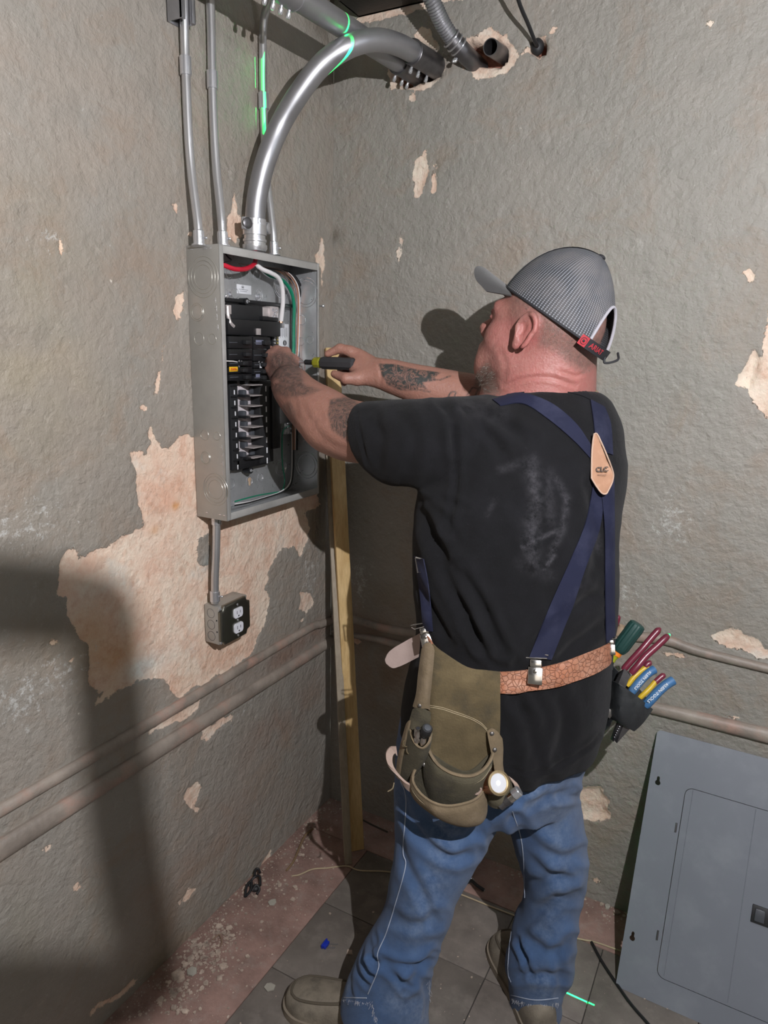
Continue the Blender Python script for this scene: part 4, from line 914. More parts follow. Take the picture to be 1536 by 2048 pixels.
# left arm (near side) reaching to the breakers
LA = [px3(905, 872, 1.31, 54), px3(830, 868, 1.325, 50), px3(762, 867, 1.36, 50), px3(716, 865, 1.40, 52), px3(676, 854, 1.44, 51.5), px3(645, 831, 1.475, 48), px3(615, 808, 1.51, 40), px3(592, 785, 1.545, 34), px3(577, 764, 1.575, 30)]
B.chain(LA, 4, .02)
B.ell(P(648, 862, 1.445), (.032, .030, .026), np.eye(3), .03)
hd = 1.61
for (kx, ky, kd), rs in (((541, 712, 1.628), .0135), ((554, 703, 1.632), .0140), ((572, 706, 1.630), .0135), ((589, 722, 1.622), .0125)):
    B.cap(P(575, 765, 1.575), P(kx, ky, kd), .019, rs, .012)
B.cap(P(560, 752, 1.60), P(586, 746, 1.595), .019, .018, .012)
for (kx, ky, kd, dx) in ((541, 712, 1.628, -2), (554, 703, 1.632, 0), (572, 706, 1.630, 1), (589, 722, 1.622, -2)):
    a, b_, c_, d_ = P(kx, ky-3, kd), P(kx+dx-2, ky+6, kd+.034), P(kx+dx-6, ky+24, kd+.044), P(kx+dx-9, ky+36, kd+.034)
    B.cap(a, b_, .0112, .0095, .005); B.cap(b_, c_, .0095, .0085, .004); B.cap(c_, d_, .0085, .0075, .004)
B.cap(P(557, 762, 1.595), P(541, 738, 1.625), .0165, .013, .010); B.cap(P(541, 738, 1.625), P(535, 712, 1.650), .012, .0095, .006); B.cap(P(535, 712, 1.650), P(541, 697, 1.672), .0095, .0078, .005)
# right arm and the hand closed on the screwdriver
RA = [py3(1150, 826, -.29, 54), py3(1060, 812, -.28, 47), py3(985, 804, -.285, 42), py3(930, 793, -.30, 39), py3(880, 781, -.312, 35.5), py3(840, 770, -.325, 31), py3(800, 758, -.335, 27), py3(766, 747, -.342, 24)]
B.chain(RA, 4, .018)
rh = lambda a, b, y: on(a, b, 1, y)
B.cap(rh(766, 747, -.342), rh(716, 712, -.338), .024, .0175, .014); B.cap(rh(764, 748, -.345), rh(716, 738, -.352), .024, .021, .014); B.cap(rh(762, 752, -.35), rh(718, 756, -.372), .022, .0165, .014)
B.cap(rh(702, 703, -.345), rh(680, 697, -.352), .0135, .0108, .008); B.cap(rh(680, 697, -.352), rh(655, 708, -.362), .0108, .0082, .005)          # index on top
B.cap(rh(712, 757, -.378), rh(692, 757, -.392), .0150, .0125, .008); B.cap(rh(692, 757, -.392), rh(669, 748, -.386), .0122, .0092, .005)       # thumb below
for (a, b, y) in ((708, 708, -.322), (712, 722, -.316), (716, 738, -.318)):                                                                    # three fingers round the far side
    p0, p1, p2, p3 = rh(a, b, y), rh(a-20, b+4, y+.004), rh(a-30, b+16, y-.006), rh(a-28, b+28, y-.022)
    B.cap(p0, p1, .0125, .0105, .005); B.cap(p1, p2, .0100, .0092, .004); B.cap(p2, p3, .0092, .0080, .004)
BV, BQ = B.mesh(); del B
BV = smooth_verts(BV, BQ, 2, .5); BN = vnormals(BV, BQ)
if np.mean(((BV-BV.mean(0))*BN).sum(1)) < 0: BQ = BQ[:, ::-1]; BN = -BN
# creases on neck, wrist and knuckles
BV = fold(BV, BN, [([(1010, 772), (1050, 757), (1100, 755), (1150, 772)], 4, .0018), ([(1120, 742), (1150, 752), (1166, 748)], 3.5, .0016), ([(1000, 700), (1012, 730), (1006, 760)], 5, .0010),
  ([(985, 690), (1000, 676), (1015, 672)], 3, .0006), ([(545, 772), (565, 762), (600, 768)], 2.5, .0018), ([(560, 705), (563, 716), (562, 728)], 2, .0014), ([(547, 706), (550, 716), (551, 726)], 2, .0012), ([(580, 712), (582, 722)], 2, .0012),
  ([(640, 835), (625, 845), (612, 840)], 6, .001), ([(600, 810), (650, 880), (720, 912)], 7, .0012), ([(588, 800), (596, 830), (620, 860)], 5, .0010), ([(757, 724), (762, 748), (760, 772)], 3, .001)])
BN = vnormals(BV, BQ)
X_, Y_, Z_ = projv(BV)
def soft(poly, w_=3.0): return np.clip(.5+poly_sd(X_, Y_, poly)/(2*w_), 0, 1)
skin = np.tile(np.array([.50, .272, .205]), (len(BV), 1))
nz = fbm(X_, Y_, .11, 4); nz2 = fbm(X_, Y_, .45, 9)
def paint(m, c): 
    global skin
    skin = skin*(1-m[:, None])+np.array(c)*m[:, None]
red = np.clip((X_-925)/60, 0, 1)*np.clip((840-Y_)/20, 0, 1); paint(red, (.46, .185, .165))
paint(.7*soft([(1040, 620), (1080, 625), (1075, 690), (1030, 705)], 6), (.52, .17, .155)); paint(.6*soft([(1060, 720), (1170, 735), (1175, 800), (1000, 800)], 10), (.53, .19, .17))
paint(.55*soft([(990, 560), (1040, 560), (1045, 630), (1000, 640)], 8), (.36, .18, .14))
hair = np.clip(soft([(1035, 600), (1085, 640), (1080, 690), (1110, 700), (1150, 735), (1168, 745), (1240, 700), (1230, 560), (1100, 560)], 9)*(.55+.7*(nz2-.25)), 0, .85); paint(hair, (.17, .125, .105))
temple = np.clip(soft([(1020, 575), (1060, 590), (1062, 640), (1035, 650), (1022, 620)], 8)*(.3+.6*(nz2-.2)), 0, .6); paint(temple, (.20, .14, .12))
bd = np.clip(soft([(955, 742), (975, 722), (990, 745), (1000, 790), (975, 790), (950, 770)], 5)*(.5+.8*(nz2-.2)), 0, .9); paint(bd, (.20, .17, .14))
bd2 = np.clip(soft([(968, 690), (990, 690), (1010, 740), (1005, 785), (975, 775), (962, 730)], 9)*.45*(.4+nz2), 0, .6); paint(bd2, (.26, .15, .12))
hands = np.clip((560-X_)/30, 0, 1)*0; paint(.6*np.clip((705-X_)/10, 0, 1)*np.clip((X_-640)/5, 0, 1)*np.clip((780-Y_)/4, 0, 1)*(Z_ < 1.62)*0, (.4, .2, .17))
paint(.55*soft([(525, 690), (610, 690), (612, 775), (545, 785), (525, 740)], 8), (.36, .215, .18))
tat = np.zeros(len(BV))
for poly, s, w_ in [([(538, 712), (560, 700), (585, 712), (602, 735), (606, 770), (585, 775), (560, 765), (545, 752)], .75, 4), ([(545, 768), (600, 765), (640, 780), (610, 792), (570, 795), (550, 785)], .7, 4),
                    ([(562, 812), (580, 803), (592, 820), (592, 862), (575, 838)], .55, 3), ([(660, 800), (700, 792), (722, 812), (722, 900), (690, 880), (664, 860), (656, 830)], .85, 3),
                    ([(757, 727), (790, 728), (830, 738), (882, 745), (868, 756), (880, 760), (845, 765), (855, 780), (838, 774), (835, 782), (800, 780), (775, 770), (764, 752)], 1.0, 1.2)]:
    tat = np.maximum(tat, soft(poly, w_)*s)
for pts, w_, s in [([(880, 760), (900, 752)], 1.5, .8), ([(896, 794), (902, 784), (912, 784), (908, 796), (899, 800)], 1.3, .7), ([(935, 790), (945, 775), (957, 778), (950, 792), (938, 798)], 1.4, .7), ([(836, 780), (860, 783)], 1.3, .8)]:
    tat = np.maximum(tat, s*np.exp(-(pline(X_, Y_, pts)/w_)**2)*2.0)
tat = np.clip(tat, 0, 1)*(Z_ < 1.70)
def skin_material():
    m, nt, b = nodes_mat('skin'); n = NB(nt); pos = n.coord()
    c = n.mix(1.0, n.attr('skin').outputs['Color'], (.63, .58, .57), 'MULTIPLY'); c = n.mix(n.ramp(n.noise(pos, 45, 6, .7), [(.35, 0.), (.75, .45)]), c, (.27, .125, .10)); c = n.mix(n.ramp(n.noise(pos, 160, 4, .7), [(.45, 0.), (.8, .25)]), c, (.42, .27, .22))
    t_ = n.attr('tat').outputs['Fac']
    w1 = n.noise(pos, 42, 6, .62, 2.2); ink = n.ramp(w1, [(.36, 1.0), (.46, .95), (.52, .35), (.58, .95), (.70, .6)])
    c = n.mix(n.math('MULTIPLY', t_, ink, True), c, (.035, .040, .038)); n.l(c, b.inputs['Base Color'])
    b.inputs['Roughness'].default_value = .48; b.inputs['Specular IOR Level'].default_value = .42
    b.inputs['Subsurface Weight'].default_value = .08; b.inputs['Subsurface Radius'].default_value = (.01, .004, .002); b.inputs['Subsurface Scale'].default_value = .4
    n.l(n.bump(n.math('ADD', n.noise(pos, 240, 4, .6), n.noise(pos, 60, 4, .6)), .0011, .8), b.inputs['Normal']); return m
SKINM = skin_material()
man = empty('person', (.70, -.47, 0), 'person in black t-shirt, jeans, grey cap and tool belt working on the open panel', 'person')
body = mesh_obj('body', BV, BQ, SKINM, man, attrs=dict(skin=skin, tat=tat))
# eyes, lashes
for s in (-1, 1):
    MB().ell(H(.0815, s*.032, .005), (.0118,)*3, HM, 16, 10).obj('eye', simple('eye_white', (.6, .55, .5), .2), body)
    MB().tube(catmull([H(.092, s*.022, .0085), H(.0955, s*.033, .0078), H(.090, s*.045, .006)], 6), .0011, 6).obj('eyelashes', simple('dark_lashes', (.02, .015, .012), .7), body)
# stubble and goatee as short hairs
def hairs(name, region, count, ln, r, col, down):
    pr = region[(BN[region]@FW) < .35]; mb = MB(); pick = RNG.choice(pr, count)
    for i in pick:
        n_ = BN[i]; d = unit(n_*.55+down+RNG.normal(0, .25, 3)); a = BV[i]; L = ln*RNG.uniform(.6, 1.2); side = unit(np.cross(d, n_)+1e-6)*r
        mb.add([a-side, a+side, a+d*L], [(0, 1, 2)])
    return mb.obj(name, simple(name+'_tone', col, .6), body, kind='stuff', smooth=False)
hairs('goatee', np.where(bd > .35)[0], 700, .007, .00025, (.13, .115, .095), HM@np.array([.25, 0, -.6]))
hairs('short_hair', np.where(hair > .25)[0], 5000, .0035, .00025, (.16, .12, .10), HM@np.array([-.2, 0, -.7]))

# ---------------------------------------------------------------- cap
KM = frame(1112, 640, 33, 29); KC = P(1110, 640, 1.288)
def K(x, y, z): return KC+KM@np.array([x, y, z])
ca, cb_, chh = .118, .088, .134
def crown(th, t, inset=0.0):
    """th=0 front; t 0..1 edge to button"""
    c, s = math.cos(th), math.sin(th); p = 2.15 if c > 0 else 2.15-.72*min(1, -c*1.4)
    z = math.sin(t*math.pi/2)**.95; rr = max(0, (1-z**p))**(1/p) if z < 1 else 0
    x = (ca-inset)*c*rr-.004*z; y = (cb_-inset)*s*rr
    return K(x, y, z*chh-.002-(.010*(max(0, c)**2))*(1-t)*0)
nth, ntt = 168, 44; G = np.zeros((nth, ntt, 3)); UVc = np.zeros((nth, ntt, 3))
for i in range(nth):
    th = 2*math.pi*i/nth
    for j in range(ntt): t = j/(ntt-1); G[i, j] = crown(th, t*.995); UVc[i, j] = (i/nth, t, 0)
def in_arch(i, j): th = 2*math.pi*i/nth; a = (th-math.pi)/.50; t = j/(ntt-1)*.995; return a*a+(t/.36)**2 < 1
F = []
for i in range(nth):
    for j in range(ntt-1):
        i2 = (i+1) % nth
        if in_arch(i+.5, j+.5): continue
        F.append((i*ntt+j, i2*ntt+j, i2*ntt+j+1, i*ntt+j+1))
# thickness
Vc = G.reshape(-1, 3); cen = K(0, 0, .03); Vin = Vc+(cen-Vc)*.02; Fi = [tuple(x+len(Vc) for x in f[::-1]) for f in F]
def cap_material():
    m, nt, b = nodes_mat('cap_mesh_fabric'); n = NB(nt); sx = n.n('ShaderNodeSeparateColor'); n.l(n.attr('uvc').outputs['Color'], sx.inputs[0]); u, v = sx.outputs[0], sx.outputs[1]
    lines = n.math('SINE', n.math('MULTIPLY', u, 2*math.pi*120)); rows = n.math('SINE', n.math('MULTIPLY', v, 2*math.pi*64))
    hole = n.ramp(n.math('ADD', n.math('MULTIPLY', lines, .7), n.math('MULTIPLY', rows, .35)), [(.0, 0.), (.30, 0.), (.5, 1.)])
    c = n.mix(hole, (.035, .037, .043), (.25, .26, .285)); pos = n.coord()
    c = n.mix(n.ramp(n.noise(pos, 22, 4), [(.4, 0.), (.7, .5)]), c, (.17, .155, .15)); n.l(c, b.inputs['Base Color']); b.inputs['Roughness'].default_value = .75
    n.l(n.bump(hole, .0008, .9), b.inputs['Normal']); return m
CAPM = cap_material(); CAPG = simple('grey_cap_cloth', (.048, .046, .046), .85, bump=.05, bscale=500, sheen=.2); CAPK = simple('black_cap_trim', (.014, .014, .017), .7)
cap_ = empty('cap', KC, 'grey mesh trucker cap with a curved brim worn by the man', 'cap')
uv2 = np.vstack([UVc.reshape(-1, 3)]*2)
mesh_obj('crown', np.vstack([Vc, Vin]), F+Fi, CAPM, cap_, attrs=dict(uvc=uv2))
MB().ell(crown(0, 1.0), (.0075, .0075, .004), KM, 16, 8).obj('button', CAPK, cap_)
# dark front panel seam strip + brim
G2 = []
for i in range(-11, 12):
    th = i/11*.62; row = []
    for j in range(18): t = j/17*.985; q = crown(th, t); row.append(q+unit(q-cen)*.0016)
    G2.append(row)
MB().grid(G2).obj('front_panel', CAPG, cap_)
top = []; bot = []
for i in range(25):
    a = -1+2*i/24; th = a*1.02; root = np.array([ca*math.cos(th)*.985, cb_*math.sin(th)*.985, 0]); row = []
    tipx = .116+.080*math.sqrt(max(0, 1-abs(a)**2.6))
    for j in range(9):
        s_ = j/8; x = root[0]*(1-s_)+max(root[0], tipx)*s_; y = root[1]*(1-s_*.06); z = -.001-.030*(abs(a)**2.2)*(.25+.75*s_)+.004*s_
        row.append(K(x, y, z))
    top.append(row)
MB().sheet(np.array(top), .0032, K(.15, 0, .5)).obj('brim', CAPG, cap_)
arch = []
for k in range(41):
    a = math.pi*k/40; arch.append(crown(math.pi+.50*math.cos(a), .36*math.sin(a))+unit(crown(math.pi+.50*math.cos(a), .36*math.sin(a))-cen)*.001)
MB().tube(arch, .0028, 8).obj('opening_binding', simple('pale_binding', (.34, .33, .36), .8), cap_)
edge = [crown(th, 0)+KM@np.array([0, 0, .001]) for th in np.linspace(-math.pi+.50, math.pi-.50, 90)]
MB().tube(edge, .0022, 8).obj('sweatband', CAPK, cap_)
def band(th0, th1, z0, z1, o=.003, n=20):
    g = []
    for k in range(n+1):
        th = th0+(th1-th0)*k/n; q = crown(th, 0); d = unit(KM@np.array([math.cos(th), math.sin(th), 0])); g.append([q+d*o+KM@np.array([0, 0, z0]), q+d*o+KM@np.array([0, 0, z1])])
    return np.array(g)
g = band(math.pi-.62, math.pi+.62, -.009, .010); sb = MB().sheet(g, .002, KC+KM@np.array([-1, 0, 0])).obj('adjuster_strap', CAPK, cap_)
REDT = simple('red_thread', (.36, .025, .035), .7)
# the side of strap that shows is on his left (+y)
def bandpt(s_, z, o=.0056): th = math.pi-.66+s_/.112; q = crown(th, 0); d = unit(KM@np.array([math.cos(th), math.sin(th), 0])); return q+d*o+KM@np.array([0, 0, z])
V, F = text_geo('ARIAT', .0145, 0, .0003); W = np.array([bandpt(.040+v[0], v[1]*.9+.0005) for v in V]); mesh_obj('lettering', W, F, REDT, sb, smooth=False)
MB().grid([[bandpt(a, b, .0053) for b in (-.0085, .0095)] for a in np.linspace(-.004, .013, 6)]).obj('red_patch', REDT, sb)
MB().torus(bandpt(.0045, .0005, .0056), bandpt(.0045, 0, .02)-bandpt(.0045, 0, 0), .0058, .0006, 24, 4).obj('patch_ring', CAPK, sb); MB().ell(bandpt(.0045, .0005, .0050), (.0025, .0025, .0025)).obj('patch_mark', CAPK, sb)
lp = [crown(math.pi+.1, 0)+KM@np.array([-.002, -.002, .0]), K(-.128, -.012, -.012), K(-.136, -.03, .004), K(-.122, -.045, .014)]
MB().tube(catmull(lp, 8), .0022, 8).obj('strap_tail', CAPK, cap_)
# ================================================================== CLOTHES
def loft(rings, n=56, sub=6, cap0=True, cap1=True, e=1.0):
    """rings: (Lx,Ly,Rx,Ry,dL,dR,back,front); back = thickness toward the viewer side, front = away"""
    q = catmull(rings, sub); C_ = []; S_ = []
    for r in q: a = P(r[0], r[1], r[4]); b = P(r[2], r[3], r[5]); C_.append((a+b)/2); S_.append((b-a)/2)
    C_ = np.array(C_); S_ = np.array(S_); T = np.gradient(C_, axis=0); V = []; th = np.arange(n)*2*math.pi/n
    for i in range(len(q)):
        nn = unit(np.cross(S_[i], T[i])); 
        if nn@FW > 0: nn = -nn
        s = np.sin(th); k = np.where(s > 0, q[i][6], q[i][7]); cs = np.sign(np.cos(th))*np.abs(np.cos(th))**e
        V.append(C_[i]+cs[:, None]*S_[i]+(k*np.sign(s)*np.abs(s)**e)[:, None]*nn)
    m = len(V); V = np.vstack(V); F = [(i*n+k, i*n+(k+1) % n, (i+1)*n+(k+1) % n, (i+1)*n+k) for i in range(m-1) for k in range(n)]
    if cap0: F.append(tuple(range(n))[::-1])
    if cap1: F.append(tuple((m-1)*n+k for k in range(n)))
    return V, F
def union(parts, voxel, it=3):
    mb = MB()
    for V, F in parts:
        bm = bmesh.new(); vs_ = [bm.verts.new(v) for v in V]
        for f in F: bm.faces.new([vs_[i] for i in f])
        bmesh.ops.recalc_face_normals(bm, faces=bm.faces[:]); bm.verts.index_update()
        mb.add([v.co[:] for v in bm.verts], [[v.index for v in f.verts] for f in bm.faces]); bm.free()
    me = bpy.data.meshes.new('u'); me.from_pydata(mb.V, [], mb.F); o = bpy.data.objects.new('u', me); COL.objects.link(o)
    md = o.modifiers.new('r', 'REMESH'); md.mode = 'VOXEL'; md.voxel_size = voxel; md.adaptivity = 0
    dg = bpy.context.evaluated_depsgraph_get(); ev = o.evaluated_get(dg); m2 = ev.to_mesh()
    V = np.zeros(len(m2.vertices)*3); m2.vertices.foreach_get('co', V); V = V.reshape(-1, 3); Q = np.array([p.vertices[:] for p in m2.polygons])
    ev.to_mesh_clear(); bpy.data.objects.remove(o)
    return smooth_verts(V, Q, it, .5), Q
def cup(rings, depth_in=.045, shrink=.86):
    """hollow the last ring inwards so an opening reads as an opening"""
    r = np.array(rings[-1], float); p = np.array(rings[-2], float); out = [list(x) for x in rings]
    def sh(r, k): c = ((r[0]+r[2])/2, (r[1]+r[3])/2); return [c[0]+(r[0]-c[0])*k, c[1]+(r[1]-c[1])*k, c[0]+(r[2]-c[0])*k, c[1]+(r[3]-c[1])*k, r[4], r[5], r[6]*k, r[7]*k]
    return out
torso = [(1040, 768, 1172, 772, 1.33, 1.35, .060, .05), (1012, 788, 1188, 790, 1.33, 1.355, .085, .07), (945, 812, 1212, 815, 1.32, 1.36, .112, .10), (900, 850, 1232, 860, 1.325, 1.358, .135, .13), (862, 905, 1243, 915, 1.335, 1.356, .148, .145),
         (838, 965, 1243, 965, 1.34, 1.356, .155, .15), (828, 1030, 1232, 1030, 1.34, 1.358, .156, .155), (827, 1110, 1228, 1105, 1.345, 1.365, .152, .165), (830, 1190, 1227, 1185, 1.35, 1.375, .146, .17), (836, 1260, 1220, 1255, 1.36, 1.385, .145, .175),
         (826, 1325, 1215, 1315, 1.375, 1.40, .150, .17), (806, 1395, 1212, 1375, 1.40, 1.415, .158, .165), (798, 1450, 1200, 1425, 1.42, 1.43, .160, .18), (806, 1490, 1186, 1465, 1.435, 1.445, .158, .178)]
sleeveL = [(1060, 792, 1040, 985, 1.36, 1.34, .09, .09), (990, 789, 985, 990, 1.345, 1.335, .10, .085), (930, 794, 945, 990, 1.33, 1.33, .10, .075), (885, 796, 905, 985, 1.31, 1.31, .095, .07), (830, 797, 842, 976, 1.315, 1.315, .085, .07), (785, 800, 792, 974, 1.34, 1.34, .074, .068), (755, 802, 762, 962, 1.36, 1.36, .070, .068), (722, 803, 738, 937, 1.38, 1.38, .064, .064)]
sleeveR = [(1110, 800, 1140, 930, 1.39, 1.39, .05, .07), (1050, 782, 1060, 880, 1.43, 1.43, .05, .055), (1000, 772, 1000, 850, 1.465, 1.465, .05, .05)]
SV, SQ = union([loft(torso, e=.92), loft(sleeveL, 40), loft(sleeveR, 32)], .0052, 5)
SN = vnormals(SV, SQ)
if np.mean(((SV-SV.mean(0))*SN).sum(1)) < 0: SQ = SQ[:, ::-1]; SN = -SN
X1, Y1_, Z1_ = projv(SV)
SFOLD = [([(828, 1000), (870, 1090), (905, 1170), (965, 1290)], 9, .007), ([(850, 1010), (900, 1120), (960, 1210), (1005, 1300)], 8, .005), ([(835, 990), (870, 1015), (905, 1065)], 7, .0035), ([(860, 990), (890, 1003), (925, 1015)], 6, .002),
  ([(905, 860), (912, 950), (905, 1010), (895, 1060)], 5, .0035), ([(880, 800), (905, 840), (910, 900)], 7, .004), ([(1000, 1300), (960, 1200), (920, 1130)], 8, .004), ([(935, 1250), (975, 1310), (1000, 1330)], 7, .004),
  ([(1200, 1180), (1130, 1230), (1060, 1300)], 9, .004), ([(1205, 1250), (1150, 1290), (1110, 1330)], 8, .004), ([(930, 815), (1000, 845), (1060, 880)], 9, .004), ([(925, 830), (980, 870), (1010, 920)], 8, .003), ([(1060, 1440), (1040, 1410), (1030, 1390)], 8, .003),
  ([(1180, 960), (1195, 1050), (1190, 1150)], 10, .004), ([(1030, 1400), (1060, 1460), (1070, 1530)], 10, .004), ([(1110, 1380), (1130, 1440), (1120, 1520)], 10, .004), ([(740, 830), (760, 880), (750, 940)], 9, .003), ([(800, 820), (830, 880), (810, 960)], 10, .003),
  ([(1000, 1535), (1090, 1541), (1150, 1512), (1195, 1470)], 3, .0022), ([(714, 820), (722, 880), (738, 935)], 3, .0018), ([(1040, 1000), (1100, 1100), (1110, 1200)], 14, .003), ([(830, 1150), (870, 1230), (900, 1290)], 7, .005)]
SFOLD = [(p, w*1.2, d*1.25) for p, w, d in SFOLD]; SV = fold(SV, SN, SFOLD)
lump = (fbm(X1, Y1_, .012, 21)-.5)*.010; hemw = np.clip((Y1_-1380)/120, 0, 1)*(.004*np.sin(X1/23.0)+.0015*np.sin(X1/9.3+1)); SV = SV+SN*(lump+hemw)[:, None]
SN = vnormals(SV, SQ); X1, Y1_, Z1_ = projv(SV); facing = np.clip(-(SN@FW)*3, 0, 1)
dust = np.zeros(len(SV))
for pts, w_, s in [([(1060, 930), (1075, 1000), (1060, 1080), (1068, 1130)], 16, .6), ([(1115, 960), (1135, 1000), (1125, 1060), (1100, 1110)], 7, .7), ([(1045, 1095), (1085, 1075), (1115, 1060)], 4, 1), ([(1090, 1135), (1110, 1110)], 4, 1),
                   ([(1095, 950), (1100, 1040)], 14, .35), ([(1000, 940), (1070, 915)], 9, .3), ([(975, 1030), (990, 1000)], 5, .35), ([(1040, 1130), (1100, 1150)], 14, .25), ([(1190, 1060), (1200, 1100)], 8, .5), ([(930, 810), (1000, 830)], 20, .2), ([(1150, 1160), (1165, 1170)], 12, .25)]:
    dust = np.maximum(dust, s*np.exp(-(pline(X1, Y1_, pts)/w_)**2))
dust *= facing
def cloth_mat(name, col, hi, dustcol, attr='dust', bump_s=900, rough=.9, sheen=.25):
    m, nt, b = nodes_mat(name); n = NB(nt); pos = n.coord()
    c = n.mix(n.ramp(n.noise(pos, 16, 6, .65), [(.35, 0.), (.7, 1.)]), col, hi)
    d = n.math('MULTIPLY', n.attr(attr).outputs['Fac'], n.ramp(n.noise(pos, 48, 8, .8), [(.40, 0.), (.68, 1.)]), True)
    c = n.mix(d, c, dustcol); c = n.mix(n.ramp(n.noise(pos, 330, 3, .6), [(.66, 0.), (.74, .18)]), c, dustcol)
    n.l(c, b.inputs['Base Color']); b.inputs['Roughness'].default_value = rough; b.inputs['Sheen Weight'].default_value = sheen; b.inputs['Sheen Roughness'].default_value = .5; b.inputs['Specular IOR Level'].default_value = .25
    n.l(n.bump(n.math('ADD', n.noise(pos, bump_s, 3, .6), n.math('MULTIPLY', n.noise(pos, 22, 5, .6), 3.0)), .0016, .6), b.inputs['Normal']); return m
SHM = cloth_mat('black_tshirt_cotton', (.0034, .0034, .0042), (.0062, .0061, .0078), (.085, .082, .092), sheen=.04)
shirt = mesh_obj('tshirt', SV, SQ, SHM, man, attrs=dict(dust=dust), label='black dusty t-shirt')
# collar rib
SB = BVHTree.FromPolygons(SV.tolist(), SQ.tolist())
def hit(bvh, px, py, off=0.0, fallback=None):
    d = unit(ray(px, py)); h = bvh.ray_cast(Vector(CC), Vector(d))
    if h[0] is None: return None
    return np.array(h[0])-d*off
# trousers
HIP = [(838, 1330, 1205, 1320, 1.39, 1.41, .13, .16), (812, 1400, 1190, 1390, 1.41, 1.425, .145, .16), (795, 1480, 1178, 1470, 1.43, 1.44, .145, .16), (788, 1560, 1162, 1550, 1.445, 1.45, .13, .15), (800, 1610, 1150, 1600, 1.46, 1.455, .105, .12)]
legL = [(792, 1500, 1010, 1490, 1.44, 1.43, .13, .11), (788, 1560, 1022, 1565, 1.445, 1.44, .12, .105), (789, 1625, 1000, 1640, 1.45, 1.45, .11, .10), (789, 1690, 955, 1710, 1.455, 1.455, .10, .095), (783, 1755, 924, 1775, 1.46, 1.46, .090, .088), (770, 1815, 903, 1835, 1.47, 1.47, .082, .082), (745, 1868, 882, 1890, 1.48, 1.475, .078, .08), (716, 1915, 868, 1935, 1.495, 1.48, .08, .082), (695, 1955, 862, 1985, 1.51, 1.485, .084, .084), (684, 1990, 858, 2035, 1.525, 1.49, .088, .086), (681, 2008, 858, 2066, 1.53, 1.495, .089, .086)]
legR = [(970, 1500, 1172, 1480, 1.482, 1.492, 0.12, 0.11), (985, 1570, 1157, 1560, 1.492, 1.497, 0.115, 0.11), (1008, 1635, 1165, 1635, 1.507, 1.507, 0.105, 0.1), (1030, 1700, 1171, 1700, 1.527, 1.527, 0.095, 0.095), (1047, 1765, 1165, 1765, 1.552, 1.552, 0.085, 0.088), (1046, 1830, 1154, 1830, 1.555, 1.555, 0.08, 0.085), (1022, 1880, 1148, 1878, 1.575, 1.575, 0.08, 0.086), (1014, 1930, 1142, 1925, 1.59, 1.59, 0.08, 0.088), (1020, 1975, 1124, 1972, 1.61, 1.61, 0.078, 0.086), (1020, 2008, 1121, 2004, 1.625, 1.625, 0.078, 0.085)]
JV, JQ = union([loft(HIP), loft(legL, 48), loft(legR, 48)], .0052, 4)
JN = vnormals(JV, JQ)
if np.mean(((JV-JV.mean(0))*JN).sum(1)) < 0: JQ = JQ[:, ::-1]; JN = -JN
JF = [([(800, 1600), (850, 1680), (900, 1715), (950, 1700)], 8, .007), ([(815, 1590), (860, 1650), (905, 1680), (950, 1670)], 9, .005), ([(793, 1660), (810, 1720), (850, 1800), (870, 1850)], 8, .005), ([(1010, 1520), (990, 1600), (950, 1660)], 9, .005), ([(1130, 1500), (1080, 1550), (1030, 1590)], 9, .006),
      ([(1160, 1560), (1110, 1590), (1060, 1610)], 7, .004), ([(1030, 1640), (1075, 1690), (1120, 1715), (1165, 1705)], 9, .007), ([(1035, 1670), (1080, 1730), (1130, 1760)], 8, .005), ([(1150, 1585), (1120, 1596), (1160, 1590)], 6, .006),
      ([(1048, 1770), (1080, 1765), (1140, 1740)], 9, .005), ([(1030, 1860), (1060, 1840), (1110, 1800), (1150, 1790)], 9, .006), ([(1022, 1865), (1040, 1890), (1055, 1915)], 4, .006), ([(1035, 1880), (1055, 1920), (1062, 1950)], 4, .006), ([(1045, 1870), (1100, 1905), (1145, 1880)], 8, .006),
      ([(1030, 1950), (1080, 1948), (1125, 1952)], 7, .006), ([(1110, 1900), (1120, 1950), (1118, 1990)], 6, .004), ([(780, 1830), (830, 1850), (880, 1835)], 9, .005), ([(760, 1915), (800, 1930), (840, 1925), (868, 1910)], 6, .008), ([(755, 1925), (790, 1945), (812, 1975)], 6, .007), ([(820, 1960), (840, 1935), (866, 1930)], 7, .007),
      ([(733, 1850), (745, 1890), (755, 1930)], 4, .006), ([(722, 1880), (730, 1920), (745, 1950)], 4, .007), ([(712, 1900), (715, 1940), (735, 1970)], 4, .005), ([(740, 1835), (752, 1870), (757, 1900)], 4, .005), ([(700, 1925), (698, 1965), (702, 1998)], 4, .004), ([(845, 1960), (855, 2000), (852, 2040)], 5, .005)]
JF = [(p, w*1.2, d*.95) for p, w, d in JF]; JV = fold(JV, JN, JF); XJ, YJ, ZJ = projv(JV); JV = JV+JN*((fbm(XJ, YJ, .016, 31)-.5)*.012)[:, None]; JN = vnormals(JV, JQ); XJ, YJ, ZJ = projv(JV)
wear = np.zeros(len(JV))
for pts, w_, s in [([(900, 1620), (880, 1740), (830, 1860)], 40, .8), ([(1110, 1620), (1120, 1760), (1090, 1860)], 34, .8), ([(1080, 1960), (1085, 2000)], 30, 1), ([(790, 2000), (840, 2030)], 30, 1), ([(1100, 1560), (1060, 1600)], 20, .9), ([(700, 1960), (690, 2000)], 10, .8)]:
    wear = np.maximum(wear, s*np.exp(-(pline(XJ, YJ, pts)/w_)**2))
JEAN = cloth_mat('worn_blue_denim', (.038, .076, .165), (.060, .112, .225), (.15, .205, .31), 'dust', 1100, .82, .15)
